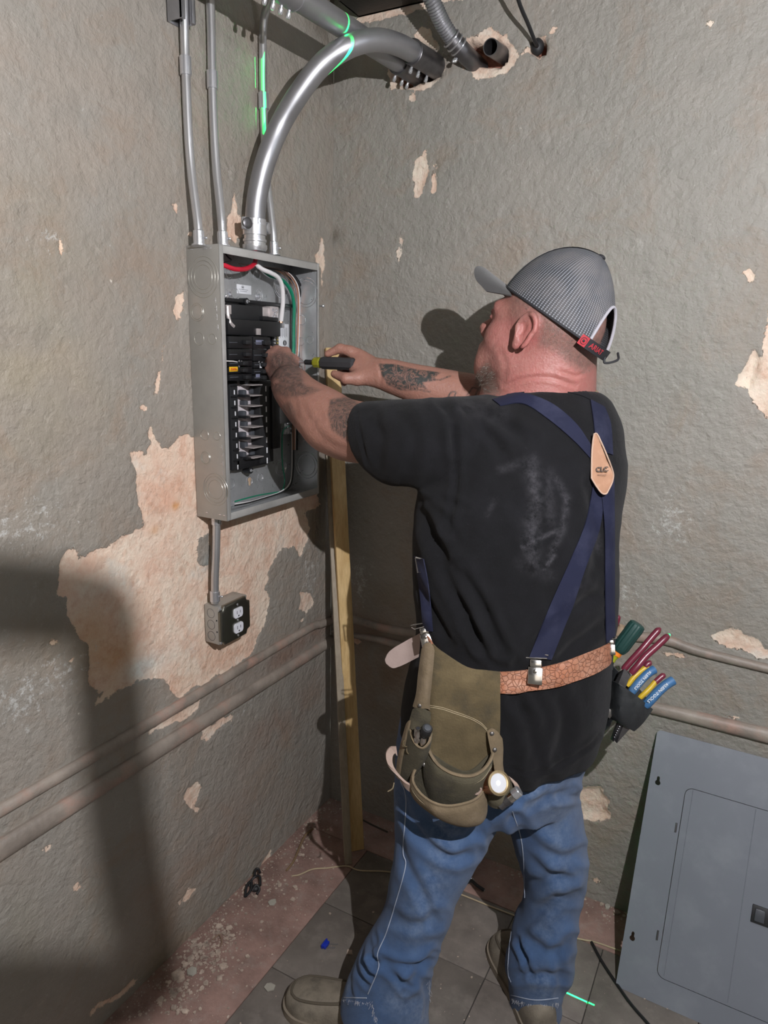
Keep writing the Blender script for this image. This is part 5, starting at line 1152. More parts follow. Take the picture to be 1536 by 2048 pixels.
jeans = mesh_obj('jeans', JV, JQ, JEAN, man, attrs=dict(dust=wear), label='faded blue denim jeans')
JB = BVHTree.FromPolygons(JV.tolist(), JQ.tolist())
def drape(bvh, pts, off=.001, n=6, fb=None):
    out = []
    for x, y in catmull(pts, n):
        h = hit(bvh, x, y, off)
        if h is not None: out.append(h)
    return out
SEAM = simple('pale_seam_thread', (.30, .34, .42), .8); HEMM = simple('frayed_white_thread', (.45, .46, .50), .9)
for pts in ([(800, 1560), (812, 1600), (806, 1700), (811, 1732), (790, 1810), (772, 1867), (755, 1907), (757, 1936), (735, 1990)], [(1024, 1620), (1044, 1688), (1050, 1800)], [(1023, 1862), (1018, 1900), (1016, 1945), (1022, 1965)], [(686, 1995), (735, 1996)], [(1020, 1990), (1070, 2000), (1118, 1996)]):
    q = drape(JB, pts, .0012, 12)
    if len(q) > 2: MB().tube(smooth_verts(np.array(q), np.array([[i, i+1, i+1, i] for i in range(len(q)-1)]), 2), .0011, 6).obj('seam', SEAM, jeans)
mb = MB()
for pts in (((682, 2002), (736, 2012)), ((858, 1960), (862, 2046)), ((740, 2005), (752, 2047)), ((1020, 2002), (1070, 2016)), ((1070, 2016), (1122, 2010))):
    for k in range(46):
        t_ = random.random(); px, py = pts[0][0]*(1-t_)+pts[1][0]*t_+random.gauss(0, 1.5), pts[0][1]*(1-t_)+pts[1][1]*t_-4+random.gauss(0, 1.2); h = hit(JB, px, py, .001)
        if h is None: continue
        d = np.array([random.gauss(0, .3), random.gauss(0, .3), -1.0])*random.uniform(.003, .009); mb.tube([h, h+d*.5+np.array([random.gauss(0, .001), 0, 0]), h+d], .0003, 4)
mb.obj('frayed_hem', HEMM, jeans, kind='stuff')

# ---------------------------------------------------------------- suspenders
NAVY = simple('navy_webbing', (.010, .012, .032), .8, var=.12, bump=.03, bscale=900, dirt=((.035, .038, .070), .6, 14), sheen=.02, spec=.25)
def strap(name, Lp, Rp, bvh, mat, parent, th=.0022, off=.0015, n=10, m=5, lift=None):
    L = catmull(Lp, n); R_ = catmull(Rp, n); G = []; 
    for i in range(len(L)):
        row = []
        for j in range(m+1):
            t_ = j/m; x, y = L[i]*(1-t_)+R_[i]*t_; h = hit(bvh, x, y, off)
            row.append(h)
        G.append(row)
    # fill misses from neighbours in the row
    ref = [np.mean([depth_of(q) for q in row if q is not None]) if any(q is not None for q in row) else None for row in G]
    for i, row in enumerate(G):
        d = ref[i] if ref[i] is not None else next(r for r in ref[i:]+ref[::-1] if r is not None)
        ok = [q for q in row if q is not None]; 
        for j, q in enumerate(row):
            if q is None: t_ = j/m; x, y = L[i]*(1-t_)+R_[i]*t_; row[j] = P(x, y, d)
    D = np.array([[depth_of(q) for q in row] for row in G])
    for _ in range(3): E = D.copy(); E[1:-1] = (D[:-2]+D[1:-1]*2+D[2:])/4; D = np.minimum(E, D+.0)*1.0 if _ == 2 else E
    G = np.array([[P(*(L[i]*(1-j/m)+R_[i]*(j/m)), D[i, j]) for j in range(m+1)] for i in range(len(L))])
    if lift: 
        for i in range(len(G)): G[i] -= FW*lift
    return MB().sheet(G, th, CC).obj(name, mat, parent, ang=40)
sus = empty('suspenders', hit(SB, 1195, 950), 'navy blue work suspenders crossing at a tan leather patch on his back', 'suspenders')
strap('strap', [(985, 800), (1040, 787), (1100, 806), (1150, 846), (1184, 895)], [(1000, 812), (1046, 808), (1095, 838), (1145, 880), (1183, 920)], SB, NAVY, sus)
strap('strap', [(1180, 800), (1187, 850), (1190, 900)], [(1208, 815), (1220, 850), (1224, 910)], SB, NAVY, sus, lift=.001)
strap('strap', [(1187, 960), (1172, 1040), (1140, 1120), (1100, 1210), (1058, 1314)], [(1208, 985), (1200, 1050), (1172, 1130), (1142, 1220), (1102, 1319)], SB, NAVY, sus)
strap('strap', [(1200, 970), (1208, 1060), (1209, 1180), (1211, 1285)], [(1226, 960), (1227, 1060), (1227, 1180), (1228, 1270)], SB, NAVY, sus, lift=.002)
strap('strap', [(829, 1112), (836, 1150), (842, 1200), (848, 1262)], [(848, 1118), (856, 1160), (862, 1210), (866, 1262)], SB, NAVY, sus, lift=.003)
LEA = simple('tan_leather', (.33, .17, .095), .55, var=.15, vscale=30, bump=.04, bscale=300, dirt=((.44, .29, .20), .5, 30))
pt = [(1187, 868), (1196, 873), (1222, 935), (1225, 958), (1216, 980), (1210, 988), (1200, 984), (1184, 960), (1182, 950), (1183, 900)]
dp = depth_of(hit(SB, 1203, 930))-.013
pv = [P(x, y, dp+(.010 if x > 1215 else 0)*((x-1215)/10)) for x, y in catmull(pt+[pt[0]], 4)[:-1]]
pa = MB().prism(pv, unit(FW)*-.003).obj('leather_patch', LEA, sus, ang=30)
pe = [v-FW*.0032 for v in pv]; MB().tube(pe, .0014, 6, closed=True).obj('patch_edge', simple('pale_leather_edge', (.45, .31, .23), .7), pa)
put_text('CLC', .0115, P(1203, 939, dp-.0045)+CR*.001, CR+CU*.05, CU, simple('burnt_mark', (.07, .05, .04), .8), pa, bold=.0004)
put_text('WORK GEAR', .0026, P(1204, 950, dp-.0045), CR, CU, simple('burnt_mark_small', (.2, .12, .09), .8), pa)
CHR = simple('chrome', (.72, .70, .68), .16, 1.0)
def clip(px, py, s, ang, bvh, off=.004, par=sus):
    h = hit(bvh, px, py, off); h = h if h is not None else P(px, py, 1.33)
    v = unit(ray(px, py)); r = unit(CR-v*(CR@v)); u = np.cross(r, v); a = math.radians(ang); r, u = math.cos(a)*r+math.sin(a)*u, -math.sin(a)*r+math.cos(a)*u; M_ = np.c_[r, u, -v]
    c = MB().bbox((-.011*s, -.022*s, 0), (.011*s, .004*s, .004), .0012, M=M_, c=h).bbox((-.009*s, .004*s, .001), (.009*s, .016*s, .0065), .002, M=M_, c=h).obj('clip', CHR, par)
    w_ = .018*s; MB().tube([h+M_@np.array(p) for p in ((-w_*1.3, .022*s, .003), (-w_, .017*s, .004), (w_*.9, .019*s, .004), (w_, .024*s, .003), (-w_*1.0, .026*s, .002), (-w_*1.35, .026*s, .002))], .0011, 6).obj('clip_ring', CHR, c)
    MB().lathe([(.003*s, 0), (.003*s, .001), (.0012*s, .0016)], h+M_@np.array([0, -.002, .0062]), -v, 12).obj('rivet', CHR, c); return c
clip(1071, 1340, 1.15, -6, SB, .010); clip(851, 1272, .95, 12, SB, .012); clip(1221, 1292, .75, 0, SB, .004)
h = hit(SB, 842, 1130, .008); MB().tube([h+CR*a+CU*b for a, b in ((-.010, .014), (.008, .010), (.010, -.012), (-.006, -.014))]+[h-CR*.010+CU*.014], .0016, 6).obj('adjuster_buckle', CHR, sus)

# ---------------------------------------------------------------- belt
strap('collar', [(1016, 782), (1040, 773), (1075, 768), (1125, 769), (1160, 776), (1176, 785)], [(1012, 796), (1040, 787), (1075, 783), (1125, 784), (1160, 791), (1180, 800)], SB, simple('black_rib_knit', (.009, .009, .011), .9, sheen=.05, bump=.03, bscale=900, spec=.15), shirt, th=.0018, off=.0008, n=8)
def belt_mat():
    m, nt, b = nodes_mat('basketweave_leather'); n = NB(nt); tc = n.n('ShaderNodeTexCoord').outputs['Object']; mp = n.n('ShaderNodeMapping'); mp.inputs['Rotation'].default_value = (0, .35, .5); n.l(tc, mp.inputs[0])
    br = n.n('ShaderNodeTexVoronoi', feature='DISTANCE_TO_EDGE'); br.inputs['Scale'].default_value = 105; n.l(mp.outputs[0], br.inputs['Vector'])
    g = n.ramp(br.outputs['Distance'], [(.0, 0.), (.09, 1.)]); pos = n.coord()
    c = n.mix(n.ramp(n.noise(pos, 10, 5), [(.4, 0.), (.65, 1.)]), (.33, .125, .065), (.42, .205, .13)); c = n.mix(n.ramp(n.noise(pos, 40, 6, .7), [(.5, 0.), (.75, .6)]), c, (.50, .32, .24)); c = n.mix(g, (.20, .08, .045), c)
    n.l(c, b.inputs['Base Color']); b.inputs['Roughness'].default_value = .55; n.l(n.bump(g, .0012, .7), b.inputs['Normal']); return m
BLT = belt_mat()
belt = empty('tool_belt', hit(SB, 1100, 1345), 'tan embossed leather tool belt round his waist', 'belt')
strap('belt_band', [(855, 1268), (880, 1302), (935, 1334), (1000, 1343), (1060, 1338), (1120, 1325), (1180, 1303), (1210, 1290), (1217, 1286)], [(852, 1310), (880, 1345), (935, 1376), (1000, 1386), (1060, 1381), (1120, 1370), (1180, 1350), (1212, 1332), (1220, 1322)], SB, BLT, belt, th=.0038, off=.004, n=8)
q0 = [P(x, y, d) for x, y, d in [(858, 1278, 1.325), (835, 1270, 1.35), (812, 1280, 1.37), (790, 1293, 1.375), (774, 1308, 1.38)]]
gg = []
for (a, b_) in zip(catmull([(860, 1255, 1.32), (838, 1268, 1.34), (815, 1280, 1.36), (790, 1294, 1.37), (777, 1305, 1.375), (771, 1318, 1.378)], 6), catmull([(862, 1300, 1.32), (842, 1312, 1.34), (822, 1322, 1.36), (802, 1331, 1.37), (786, 1335, 1.375), (773, 1326, 1.378)], 6)): gg.append([P(*(a*(1-t_)+b_*t_)) for t_ in np.linspace(0, 1, 5)])
MB().sheet(np.array(gg), .0036, CC).obj('belt_tongue', simple('suede_belt_back', (.36, .275, .245), .85, var=.1, bump=.03, bscale=300), belt, ang=40)
# ================================================================== TOOL POUCH, TOOLS, SHOES, LOOSE THINGS
OLV = simple('olive_suede', (.118, .090, .048), .9, var=.28, vscale=16, bump=.10, bscale=260, dirt=((.050, .044, .032), .85, 13), sheen=.03, spec=.2)
OLV2 = simple('olive_suede_light', (.165, .125, .078), .88, var=.24, vscale=20, bump=.10, bscale=260, dirt=((.24, .185, .13), .5, 22), sheen=.03, spec=.2)
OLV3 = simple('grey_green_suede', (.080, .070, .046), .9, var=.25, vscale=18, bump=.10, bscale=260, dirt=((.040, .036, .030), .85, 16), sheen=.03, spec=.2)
TANS = simple('pinkish_suede', (.34, .25, .205), .85, var=.12, bump=.05, bscale=300)
STI = simple('pale_stitching', (.33, .27, .17), .8); RIV = simple('dull_rivet', (.17, .16, .15), .45, .8)
q0 = hit(SB, 935, 1375, .030); hn = unit(np.array([FW[0], FW[1], 0])+np.array([.06, -.03, 0]))
def bag(px, py, off=0.0):
    r = ray(px, py); d = np.dot(q0-CC, hn)/np.dot(r, hn); d += max(0, 868-px)*.00055+max(0, px-985)*.00025-off; return P(px, py, d)
pouch = empty('tool_pouch', bag(920, 1340), 'worn olive suede tool pouch with open pockets hanging from the tan belt', 'tool pouch')
def rowsheet(name, rows, mat, th=.0032, par=None, n=5, m=5, lab=None):
    """rows: list of rows, every row the same count of (px,py,off)"""
    R = np.array(rows, float); a = np.array([catmull(r, m) for r in R]); b = np.array([catmull(a[:, j], n) for j in range(a.shape[1])]).transpose(1, 0, 2)
    G = np.array([[bag(*c) for c in r] for r in b]); return MB().sheet(G, th, CC).obj(name, mat, par or pouch, ang=50, label=lab), G
def line(name, pts, mat, r=.0007, par=None, off=.001, n=8): return MB().tube([bag(x, y, o+off) for x, y, o in catmull(pts, n)], r, 5).obj(name, mat, par or pouch)
bp_, _ = rowsheet('back_panel', [[(866, 1287, .002), (884, 1302, .003), (935, 1334, .004), (972, 1340, .004), (999, 1343, .002)], [(861, 1350, .002), (884, 1352, .005), (930, 1370, .006), (970, 1378, .005), (999, 1385, .002)], [(857, 1420, .0), (884, 1425, .003), (930, 1440, .004), (970, 1448, .004), (999, 1450, .002)],
  [(857, 1480, .0), (884, 1490, -.002), (925, 1500, -.004), (965, 1495, -.002), (996, 1490, .001)], [(862, 1540, .0), (884, 1550, -.004), (920, 1560, -.006), (950, 1560, -.004), (985, 1550, .0)]], OLV)
rowsheet('side_strip', [[(846, 1298, .010), (853, 1286, .014), (862, 1286, .013), (867, 1300, .006)], [(839, 1345, .012), (848, 1345, .017), (856, 1345, .015), (863, 1350, .006)], [(835, 1385, .012), (843, 1388, .018), (852, 1390, .016), (858, 1395, .004)], [(828, 1412, .012), (838, 1418, .018), (850, 1415, .014), (858, 1420, .003)]], OLV2)
for d in (0, 3.5): line('stitch_line', [(860, 1411+d, .004), (884, 1415+d, .006), (908, 1423+d, .007), (940, 1434+d, .007), (962, 1446+d, .007), (974, 1458+d, .006)], STI, .0006)
# upper pocket
up1, _ = rowsheet('upper_pocket', [[(856, 1472, .012), (858, 1500, .020), (876, 1528, .034), (905, 1547, .045), (940, 1552, .045), (965, 1540, .036), (982, 1515, .020), (986, 1500, .012)],
  [(854, 1490, .014), (855, 1516, .024), (872, 1546, .038), (904, 1563, .048), (940, 1568, .048), (965, 1556, .038), (976, 1540, .022), (982, 1525, .012)],
  [(850, 1520, .014), (850, 1545, .022), (866, 1575, .030), (900, 1590, .036), (935, 1592, .036), (958, 1585, .028), (970, 1570, .018), (975, 1560, .010)], [(850, 1560, .008), (852, 1585, .012), (868, 1605, .016), (900, 1617, .018), (932, 1618, .018), (952, 1610, .016), (966, 1600, .010), (970, 1595, .006)]], OLV3)
rim = [(856, 1471, .013), (857, 1498, .022), (875, 1528, .036), (905, 1547, .047), (940, 1552, .047), (966, 1540, .038), (983, 1516, .022), (987, 1490, .012), (981, 1468, .006), (978, 1460, .004)]
line('pocket_rim', rim, OLV2, .0034, up1, .001, 10); line('pocket_band', [(x, y+13, o+.002) for x, y, o in rim[1:7]], OLV3, .0020, up1); line('stitch_line', [(x, y+17, o+.003) for x, y, o in rim[1:7]], STI, .0006, up1)
rowsheet('pocket_side', [[(979, 1460, .004), (983, 1458, .006), (990, 1461, .006)], [(984, 1490, .012), (988, 1490, .010), (992, 1490, .006)], [(982, 1515, .020), (986, 1520, .012), (990, 1525, .006)]], OLV2, .003, up1)
# lower pocket
rowsheet('shaded_lining', [[(846, 1500, .004), (852, 1500, .006), (866, 1510, .008), (880, 1520, .008)], [(832, 1530, .010), (842, 1535, .012), (858, 1545, .014), (880, 1560, .014)], [(824, 1560, .012), (836, 1570, .014), (856, 1590, .016), (884, 1610, .016)], [(832, 1590, .012), (846, 1606, .014), (866, 1622, .014), (890, 1636, .014)]], OLV3)  # closes the pocket back; its darker suede stands in for shade inside
rowsheet('upper_shade_sheet', [[(858, 1500, .0), (900, 1530, .002), (940, 1540, .002), (984, 1500, .0)], [(852, 1560, .002), (896, 1580, .004), (938, 1585, .004), (976, 1550, .002)]], OLV3)  # darker sheet standing in for the shade at the bottom of the opening
lo1, _ = rowsheet('lower_pocket', [[(846, 1524, .020), (829, 1541, .030), (826, 1562, .040), (842, 1588, .052), (868, 1606, .062), (897, 1612, .064), (930, 1607, .058), (953, 1597, .044), (968, 1580, .022)],
  [(838, 1532, .022), (825, 1553, .032), (826, 1580, .042), (846, 1604, .054), (872, 1622, .064), (900, 1628, .066), (932, 1624, .060), (957, 1612, .046), (971, 1600, .024)],
  [(832, 1545, .020), (822, 1566, .028), (828, 1592, .038), (850, 1614, .048), (880, 1635, .054), (908, 1645, .054), (936, 1648, .050), (962, 1640, .040), (972, 1618, .022)],
  [(830, 1560, .012), (824, 1578, .018), (832, 1598, .024), (854, 1618, .028), (884, 1636, .030), (912, 1648, .030), (937, 1651, .028), (958, 1646, .024), (969, 1634, .016)]], OLV2)
rim2 = [(850, 1520, .016), (831, 1538, .030), (826, 1562, .041), (842, 1588, .053), (868, 1606, .063), (897, 1612, .065), (930, 1607, .059), (953, 1597, .045), (968, 1578, .024), (970, 1560, .012)]
line('pocket_rim', rim2, OLV2, .0030, lo1, .001, 10)
for d in (9, 12): line('stitch_line', [(x+(-3 if x < 850 else 0), y+d, o+.002) for x, y, o in rim2[1:9]], OLV3 if d == 9 else STI, .0007, lo1)
MB().tube([bag(x, y, .036) for x, y in catmull([(950, 1560), (946, 1575), (952, 1588), (962, 1580), (956, 1572), (948, 1580), (958, 1590)], 6)], .0022, 8).obj('leather_knot', TANS, pouch)
# right-hand tabs and rivets
rowsheet('rivet_tab', [[(975, 1462, .010), (983, 1456, .012), (993, 1462, .011), (1003, 1476, .008)], [(980, 1495, .016), (988, 1495, .016), (996, 1495, .014), (1004, 1497, .008)], [(986, 1525, .016), (993, 1525, .016), (999, 1527, .014), (1003, 1530, .008)], [(990, 1552, .016), (996, 1552, .018), (1003, 1553, .016), (1008, 1556, .010)]], OLV2)
for x, y, o in ((984, 1467, .016), (989.5, 1499.5, .021), (840, 1411, .021), (848.5, 1529, .026), (832, 1516, .034)): MB().ell(bag(x, y, o), (.0042, .0042, .0026), np.c_[CR, CU, -FW], 14, 8).obj('rivet', RIV, pouch)
# left-hand tool holders
rowsheet('holder_strip', [[(828, 1418, .012), (838, 1414, .018), (850, 1418, .016), (860, 1424, .006)], [(822, 1438, .014), (832, 1440, .020), (846, 1440, .018), (858, 1445, .006)], [(818, 1458, .014), (826, 1458, .022), (832, 1462, .018), (838, 1470, .006)]], OLV3)
hp, _ = rowsheet('holder_pocket', [[(818, 1450, .014), (824, 1475, .030), (834, 1491, .040), (846, 1496, .042), (858, 1484, .030), (862, 1466, .012)], [(812, 1475, .014), (818, 1500, .028), (830, 1515, .036), (842, 1517, .038), (853, 1508, .028), (858, 1490, .012)], [(804, 1505, .012), (808, 1530, .020), (818, 1545, .024), (830, 1545, .024), (842, 1530, .018), (850, 1515, .010)], [(800, 1535, .008), (802, 1555, .012), (808, 1562, .014), (816, 1560, .014), (824, 1548, .010), (832, 1535, .006)]], OLV3)
line('pocket_rim', [(820, 1446, .010), (824, 1474, .032), (834, 1491, .042), (846, 1496, .044), (858, 1484, .032), (862, 1464, .012)], OLV2, .0022, hp)
rowsheet('outer_loop', [[(815, 1448, .010), (822, 1440, .016), (828, 1445, .014)], [(806, 1480, .012), (812, 1482, .020), (819, 1486, .018)], [(797, 1520, .010), (804, 1522, .018), (812, 1525, .016)], [(794, 1552, .006), (799, 1556, .012), (806, 1558, .010)]], OLV2)
for (x, y, s) in ((812, 1487, 6), (820, 1501, 7)): MB().torus(bag(x, y, .026), -FW+CR*.4+CU*.6, s*.00095, .0014, 18, 6).obj('bit_loop', OLV, pouch)
hs = [[bag(*p) for p in catmull(r, 7)] for r in ([(792, 1492, .012), (779, 1494, .022), (771, 1508, .034), (776, 1531, .042), (794, 1551, .044), (812, 1567, .042), (826, 1572, .040)], [(794, 1510, .012), (789, 1506, .016), (784, 1514, .026), (786, 1532, .034), (799, 1558, .036), (812, 1578, .036), (826, 1588, .036)])]
MB().sheet(np.array(hs).transpose(1, 0, 2), .004, CC).obj('hammer_loop', TANS, pouch, ang=50)
MB().tube([bag(x, y, .03) for x, y in catmull([(788, 1566), (785, 1577), (776, 1583)], 5)], .0012, 6).obj('frayed_lace', STI, pouch)
# sockets and a small black torch in the holder
def rod(name, pts, label, cat, mats, group=None):
    """pts: list of (start, end, profile[(r,h)...], mat, part name)"""
def cyl_thing(name, a, b, segs, label, cat, group=None):
    a = np.asarray(a); b = np.asarray(b); ax = unit(b-a); e = empty(name, a, label, cat, group)
    for nm, prof, mt in segs: MB().lathe(prof, a, ax, 20).obj(nm, mt, e)
    return e
cyl_thing('socket_bit', bag(834, 1486, .034), bag(837, 1446, .042), [('socket_body', [(.0062, 0), (.0062, .010), (.005, .012), (.005, .016), (.0068, .018), (.0068, .030), (.0052, .034)], CHR), ('socket_mouth', [(.0036, .0335), (.0036, .0345)], INK)], 'taller chrome socket standing in the left holder of the pouch', 'socket')
cyl_thing('socket_bit', bag(846, 1490, .034), bag(850, 1462, .042), [('socket_body', [(.0058, 0), (.0058, .012), (.0048, .014), (.0048, .020)], CHR), ('socket_mouth', [(.003, .0195), (.003, .0205)], INK)], 'shorter chrome socket beside the black knurled one in the pouch', 'socket')
cyl_thing('pocket_torch', bag(846, 1480, .022), bag(861, 1440, .050), [('torch_body', [(.0085, 0), (.0085, .022), (.0098, .024), (.0098, .040), (.0085, .042)], BLKP2), ('torch_cap', [(.006, .0418), (.006, .0435), (.003, .044)], DRKG)], 'small black knurled torch in the left holder of the pouch', 'torch')
# lit torch on the right of the pouch
GOLD = simple('copper_anodised', (.33, .12, .05), .3, .85, var=.15); RIMG = simple('gold_rim', (.55, .42, .24), .3, .9); LED = simple('lit_led', (.9, .9, .9), .3, emit=((1.0, .97, .90), 5.0)); REFL = simple('torch_reflector', (.45, .45, .47), .3, .2, emit=((.85, .90, 1.0), 0.28))
ta, tb = bag(974, 1570, .020), bag(998, 1566, .048); tax = unit(tb-ta+np.array([0, 0, .004])-FW*.018)
te = empty('torch', ta, 'lit copper-coloured torch clipped at the right side of the pouch', 'torch')
MB().lathe([(.0195, 0), (.0205, .004), (.0195, .010), (.0205, .016), (.0205, .030), (.0215, .034)], tb-tax*.036, tax, 28, cap=False).obj('torch_head', GOLD, te)
MB().lathe([(.0215, -.003), (.0215, .001), (.0175, .0015), (.016, -.002)], tb, tax, 28, cap=False).obj('bezel', RIMG, te); MB().lathe([(.0165, -.0025), (.012, -.007), (.004, -.012)], tb, tax, 24).obj('reflector', REFL, te); MB().ell(tb-tax*.004, (.0042,)*3).obj('led', LED, te)
rowsheet('torch_holder', [[(972, 1548, .010), (985, 1545, .012), (1005, 1550, .010), (1020, 1560, .006)], [(972, 1580, .014), (985, 1595, .030), (1005, 1600, .030), (1024, 1590, .010)], [(972, 1600, .012), (985, 1612, .020), (1000, 1614, .020), (1012, 1606, .008)]], OLV3)
rowsheet('torch_tag', [[(1016, 1552, .008), (1026, 1558, .010)], [(1024, 1565, .014), (1036, 1570, .012)], [(1032, 1572, .012), (1041, 1578, .010)]], TANS, .003)
ch_a, ch_b = bag(1000, 1612, .026), bag(1040, 1580, .036)
cyl_thing('hex_adapter', ch_a, ch_b, [('shank', [(.0085, 0), (.0085, .012), (.0095, .013), (.0095, .024)], DKC), ('shiny_collar', [(.0098, .0238), (.0098, .033)], CHR), ('knurled_tip', [(.0080, .0328), (.0100, .034), (.0100, .046), (.008, .048)], ZINC)], 'chrome and dark steel adapter lying below the lit torch', 'tool')

# ---------------------------------------------------------------- holster on his right hip
BLL = simple('black_leather', (.022, .024, .026), .45, var=.25, vscale=22, bump=.05, bscale=160, dirt=((.06, .065, .065), .5, 25), rvar=.1)
HDp = 1.385
def hp_(px, py, off=0.0): return P(px, py, HDp+(.04*max(0, min(1, (1240-px)/30)))-off)
hol = empty('tool_holster', hp_(1240, 1400), 'black leather tool holster on his right hip full of pliers', 'tool holster')
def hsheet(name, rows, mat, th=.003, n=4, m=4):
    R = np.array(rows, float); a = np.array([catmull(r, m) for r in R]); b = np.array([catmull(a[:, j], n) for j in range(a.shape[1])]).transpose(1, 0, 2)
    return MB().sheet(np.array([[hp_(*c) for c in r] for r in b]), th, CC).obj(name, mat, hol, ang=50)
hsheet('front_pocket', [[(1222, 1359, .016), (1241, 1369, .034), (1272, 1391, .034), (1304, 1417, .014)], [(1216, 1395, .016), (1236, 1405, .032), (1264, 1420, .032), (1294, 1432, .014)], [(1212, 1420, .014), (1232, 1432, .026), (1256, 1444, .026), (1282, 1447, .012)], [(1210, 1436, .010), (1232, 1440, .018), (1252, 1452, .016), (1267, 1461, .008)]], BLL)
hsheet('side_pocket', [[(1206, 1360, .006), (1214, 1360, .014), (1224, 1360, .018)], [(1202, 1410, .006), (1212, 1412, .014), (1226, 1415, .020)], [(1196, 1445, .004), (1208, 1448, .012), (1226, 1440, .016)], [(1190, 1466, .002), (1205, 1462, .008), (1216, 1452, .010)]], BLL)
hsheet('back_leather', [[(1214, 1316, .0), (1240, 1345, .002), (1280, 1380, .002), (1300, 1408, .004)], [(1206, 1400, .0), (1230, 1420, .004), (1256, 1435, .006), (1280, 1440, .006)]], BLL)
hsheet('hanger', [[(1224, 1288, .010), (1228, 1284, .014), (1232, 1285, .012)], [(1217, 1305, .010), (1223, 1308, .015), (1230, 1306, .012)], [(1213, 1325, .010), (1221, 1332, .016), (1226, 1340, .012)]], BLL)
MB().bbox((-.006, -.008, 0), (.006, .008, .002), .0008, M=np.c_[unit(CR*.8-CU*.6), unit(CR*.6+CU*.8), -FW], c=hp_(1219, 1427, .030)).obj('rivet_plate', RIV, hol)
BURG = simple('burgundy_grip', (.135, .018, .035), .32, var=.15); YELG = simple('yellow_grip', (.50, .33, .02), .4); BLUG = simple('blue_grip', (.035, .115, .25), .42, var=.15, dirt=((.12, .2, .3), .4, 30)); DGR = simple('dark_green_handle', (.013, .048, .042), .45, var=.2, bump=.03, bscale=200); LIME = simple('clear_yellow_acetate', (.42, .47, .03), .15, trans=.3); ORG = simple('orange_collar', (.75, .21, .02), .45); WOODH = simple('worn_wood_handle', (.28, .2, .13), .7)
def grip(name, pts, rpx, mat, e, flat=1.0, cap=True, lab=None):
    q = np.array([hp_(*p) for p in catmull(pts, 6)]); r = rpx*HDp/FPX; n = len(q); rr = np.full(n, r)
    for k, f in ((0, .8), (1, .95)): rr[k] *= f
    if cap: rr[-1] *= .35; rr[-2] *= .8; rr[-3] *= .96
    return MB().tube(q, rr, 16).obj(name, mat, e, label=lab)
e = empty('lineman_pliers', hp_(1241, 1352), 'big burgundy-handled pliers sticking highest out of the holster', 'pliers')
grip('grip', [(1246, 1340, .014), (1262, 1322, .016), (1284, 1298, .018), (1306, 1272, .016), (1321, 1256, .016)], 6.6, BURG, e); grip('grip', [(1262, 1347, .022), (1276, 1331, .024), (1292, 1312, .022), (1315, 1291, .020), (1339, 1268, .018)], 7.0, BURG, e)
MB().sheet(np.array([[hp_(1236, 1345, .014), hp_(1250, 1336, .014), hp_(1262, 1350, .020)], [hp_(1230, 1375, .010), hp_(1240, 1372, .012), hp_(1250, 1372, .014)]]), .008, CC).obj('jaw', DKC, e)
e = empty('pliers', hp_(1267, 1385), 'wire cutters with blue lettered grips at the outer edge of the holster', 'pliers')
b1 = grip('blue_grip', [(1262, 1386, .020), (1272, 1372, .022), (1285, 1357, .022), (1298, 1345, .022), (1309, 1339, .020)], 8.4, BLUG, e, cap=False); b2 = grip('blue_grip', [(1290, 1412, .020), (1304, 1397, .024), (1319, 1381, .024), (1333, 1369, .024), (1346, 1361, .022)], 9.2, BLUG, e, cap=False)
WINK = simple('white_print', (.55, .62, .68), .6)
for par, cx_, cy_, ang, sz, o in ((b1, 1285, 1361, 49, .0076, .032), (b2, 1315, 1386, 43, .0086, .0345)):
    a = math.radians(ang+180); put_text('KLEIN TOOLS', sz, hp_(cx_, cy_, o), math.cos(a)*CR+math.sin(a)*CU, -math.sin(a)*CR+math.cos(a)*CU, WINK, par, bold=.0001)
e = empty('wire_stripper', hp_(1257, 1368), 'wire stripper with thin yellow burgundy-tipped grips and a black serrated nose below the holster', 'wire stripper')
grip('yellow_grip', [(1254, 1372, .018), (1270, 1352, .018), (1286, 1339, .016), (1296, 1332, .016)], 5, YELG, e, cap=False); grip('grip_tip', [(1290, 1334, .016), (1297, 1327, .016), (1303, 1326, .016)], 5.6, BURG, e)
grip('yellow_grip', [(1278, 1397, .018), (1290, 1386, .020), (1302, 1374, .020), (1311, 1363, .020)], 5.2, YELG, e, cap=False); grip('grip_tip', [(1309, 1366, .020), (1320, 1356, .020), (1330, 1348, .020)], 5.6, BURG, e)
for pts in ([(1235, 1438, .008), (1221, 1478, .008), (1226, 1482, .008), (1246, 1444, .008)], [(1247, 1444, .008), (1228, 1480, .008), (1232, 1485, .008), (1259, 1455, .008)]): MB().prism([hp_(*p) for p in pts], -FW*.005).obj('jaw', DKC, e)
for k in range(6): MB().ell(hp_(1229+k*2.0, 1474-k*4.2, .015), (.0014,)*3, n=8, m=6).obj('notch', ZINC, e)
e = empty('screwdriver', hp_(1238, 1300), 'fluted dark green screwdriver with an orange collar in the holster', 'screwdriver')
a, b_ = hp_(1236, 1302, .012), hp_(1277, 1247, .020); ax = unit(b_-a); L = np.linalg.norm(b_-a)
mb = MB(); V = []; F = []; n = 36; prof = [(.0125, 0), (.0145, .004), (.0165, .012), (.0165, L*.6), (.0168, L*.85), (.0155, L*.96), (.011, L*1.0)]; u = unit(np.cross(ax, FW)); v = np.cross(ax, u)
for r_, h_ in prof:
    for k in range(n): t_ = 2*math.pi*k/n; rr = r_*(1-.055*(math.cos(t_*9) > .55)); V.append(a+ax*h_+rr*(math.cos(t_)*u+math.sin(t_)*v))
for i in range(len(prof)-1):
    for k in range(n): F.append((i*n+k, i*n+(k+1) % n, (i+1)*n+(k+1) % n, (i+1)*n+k))
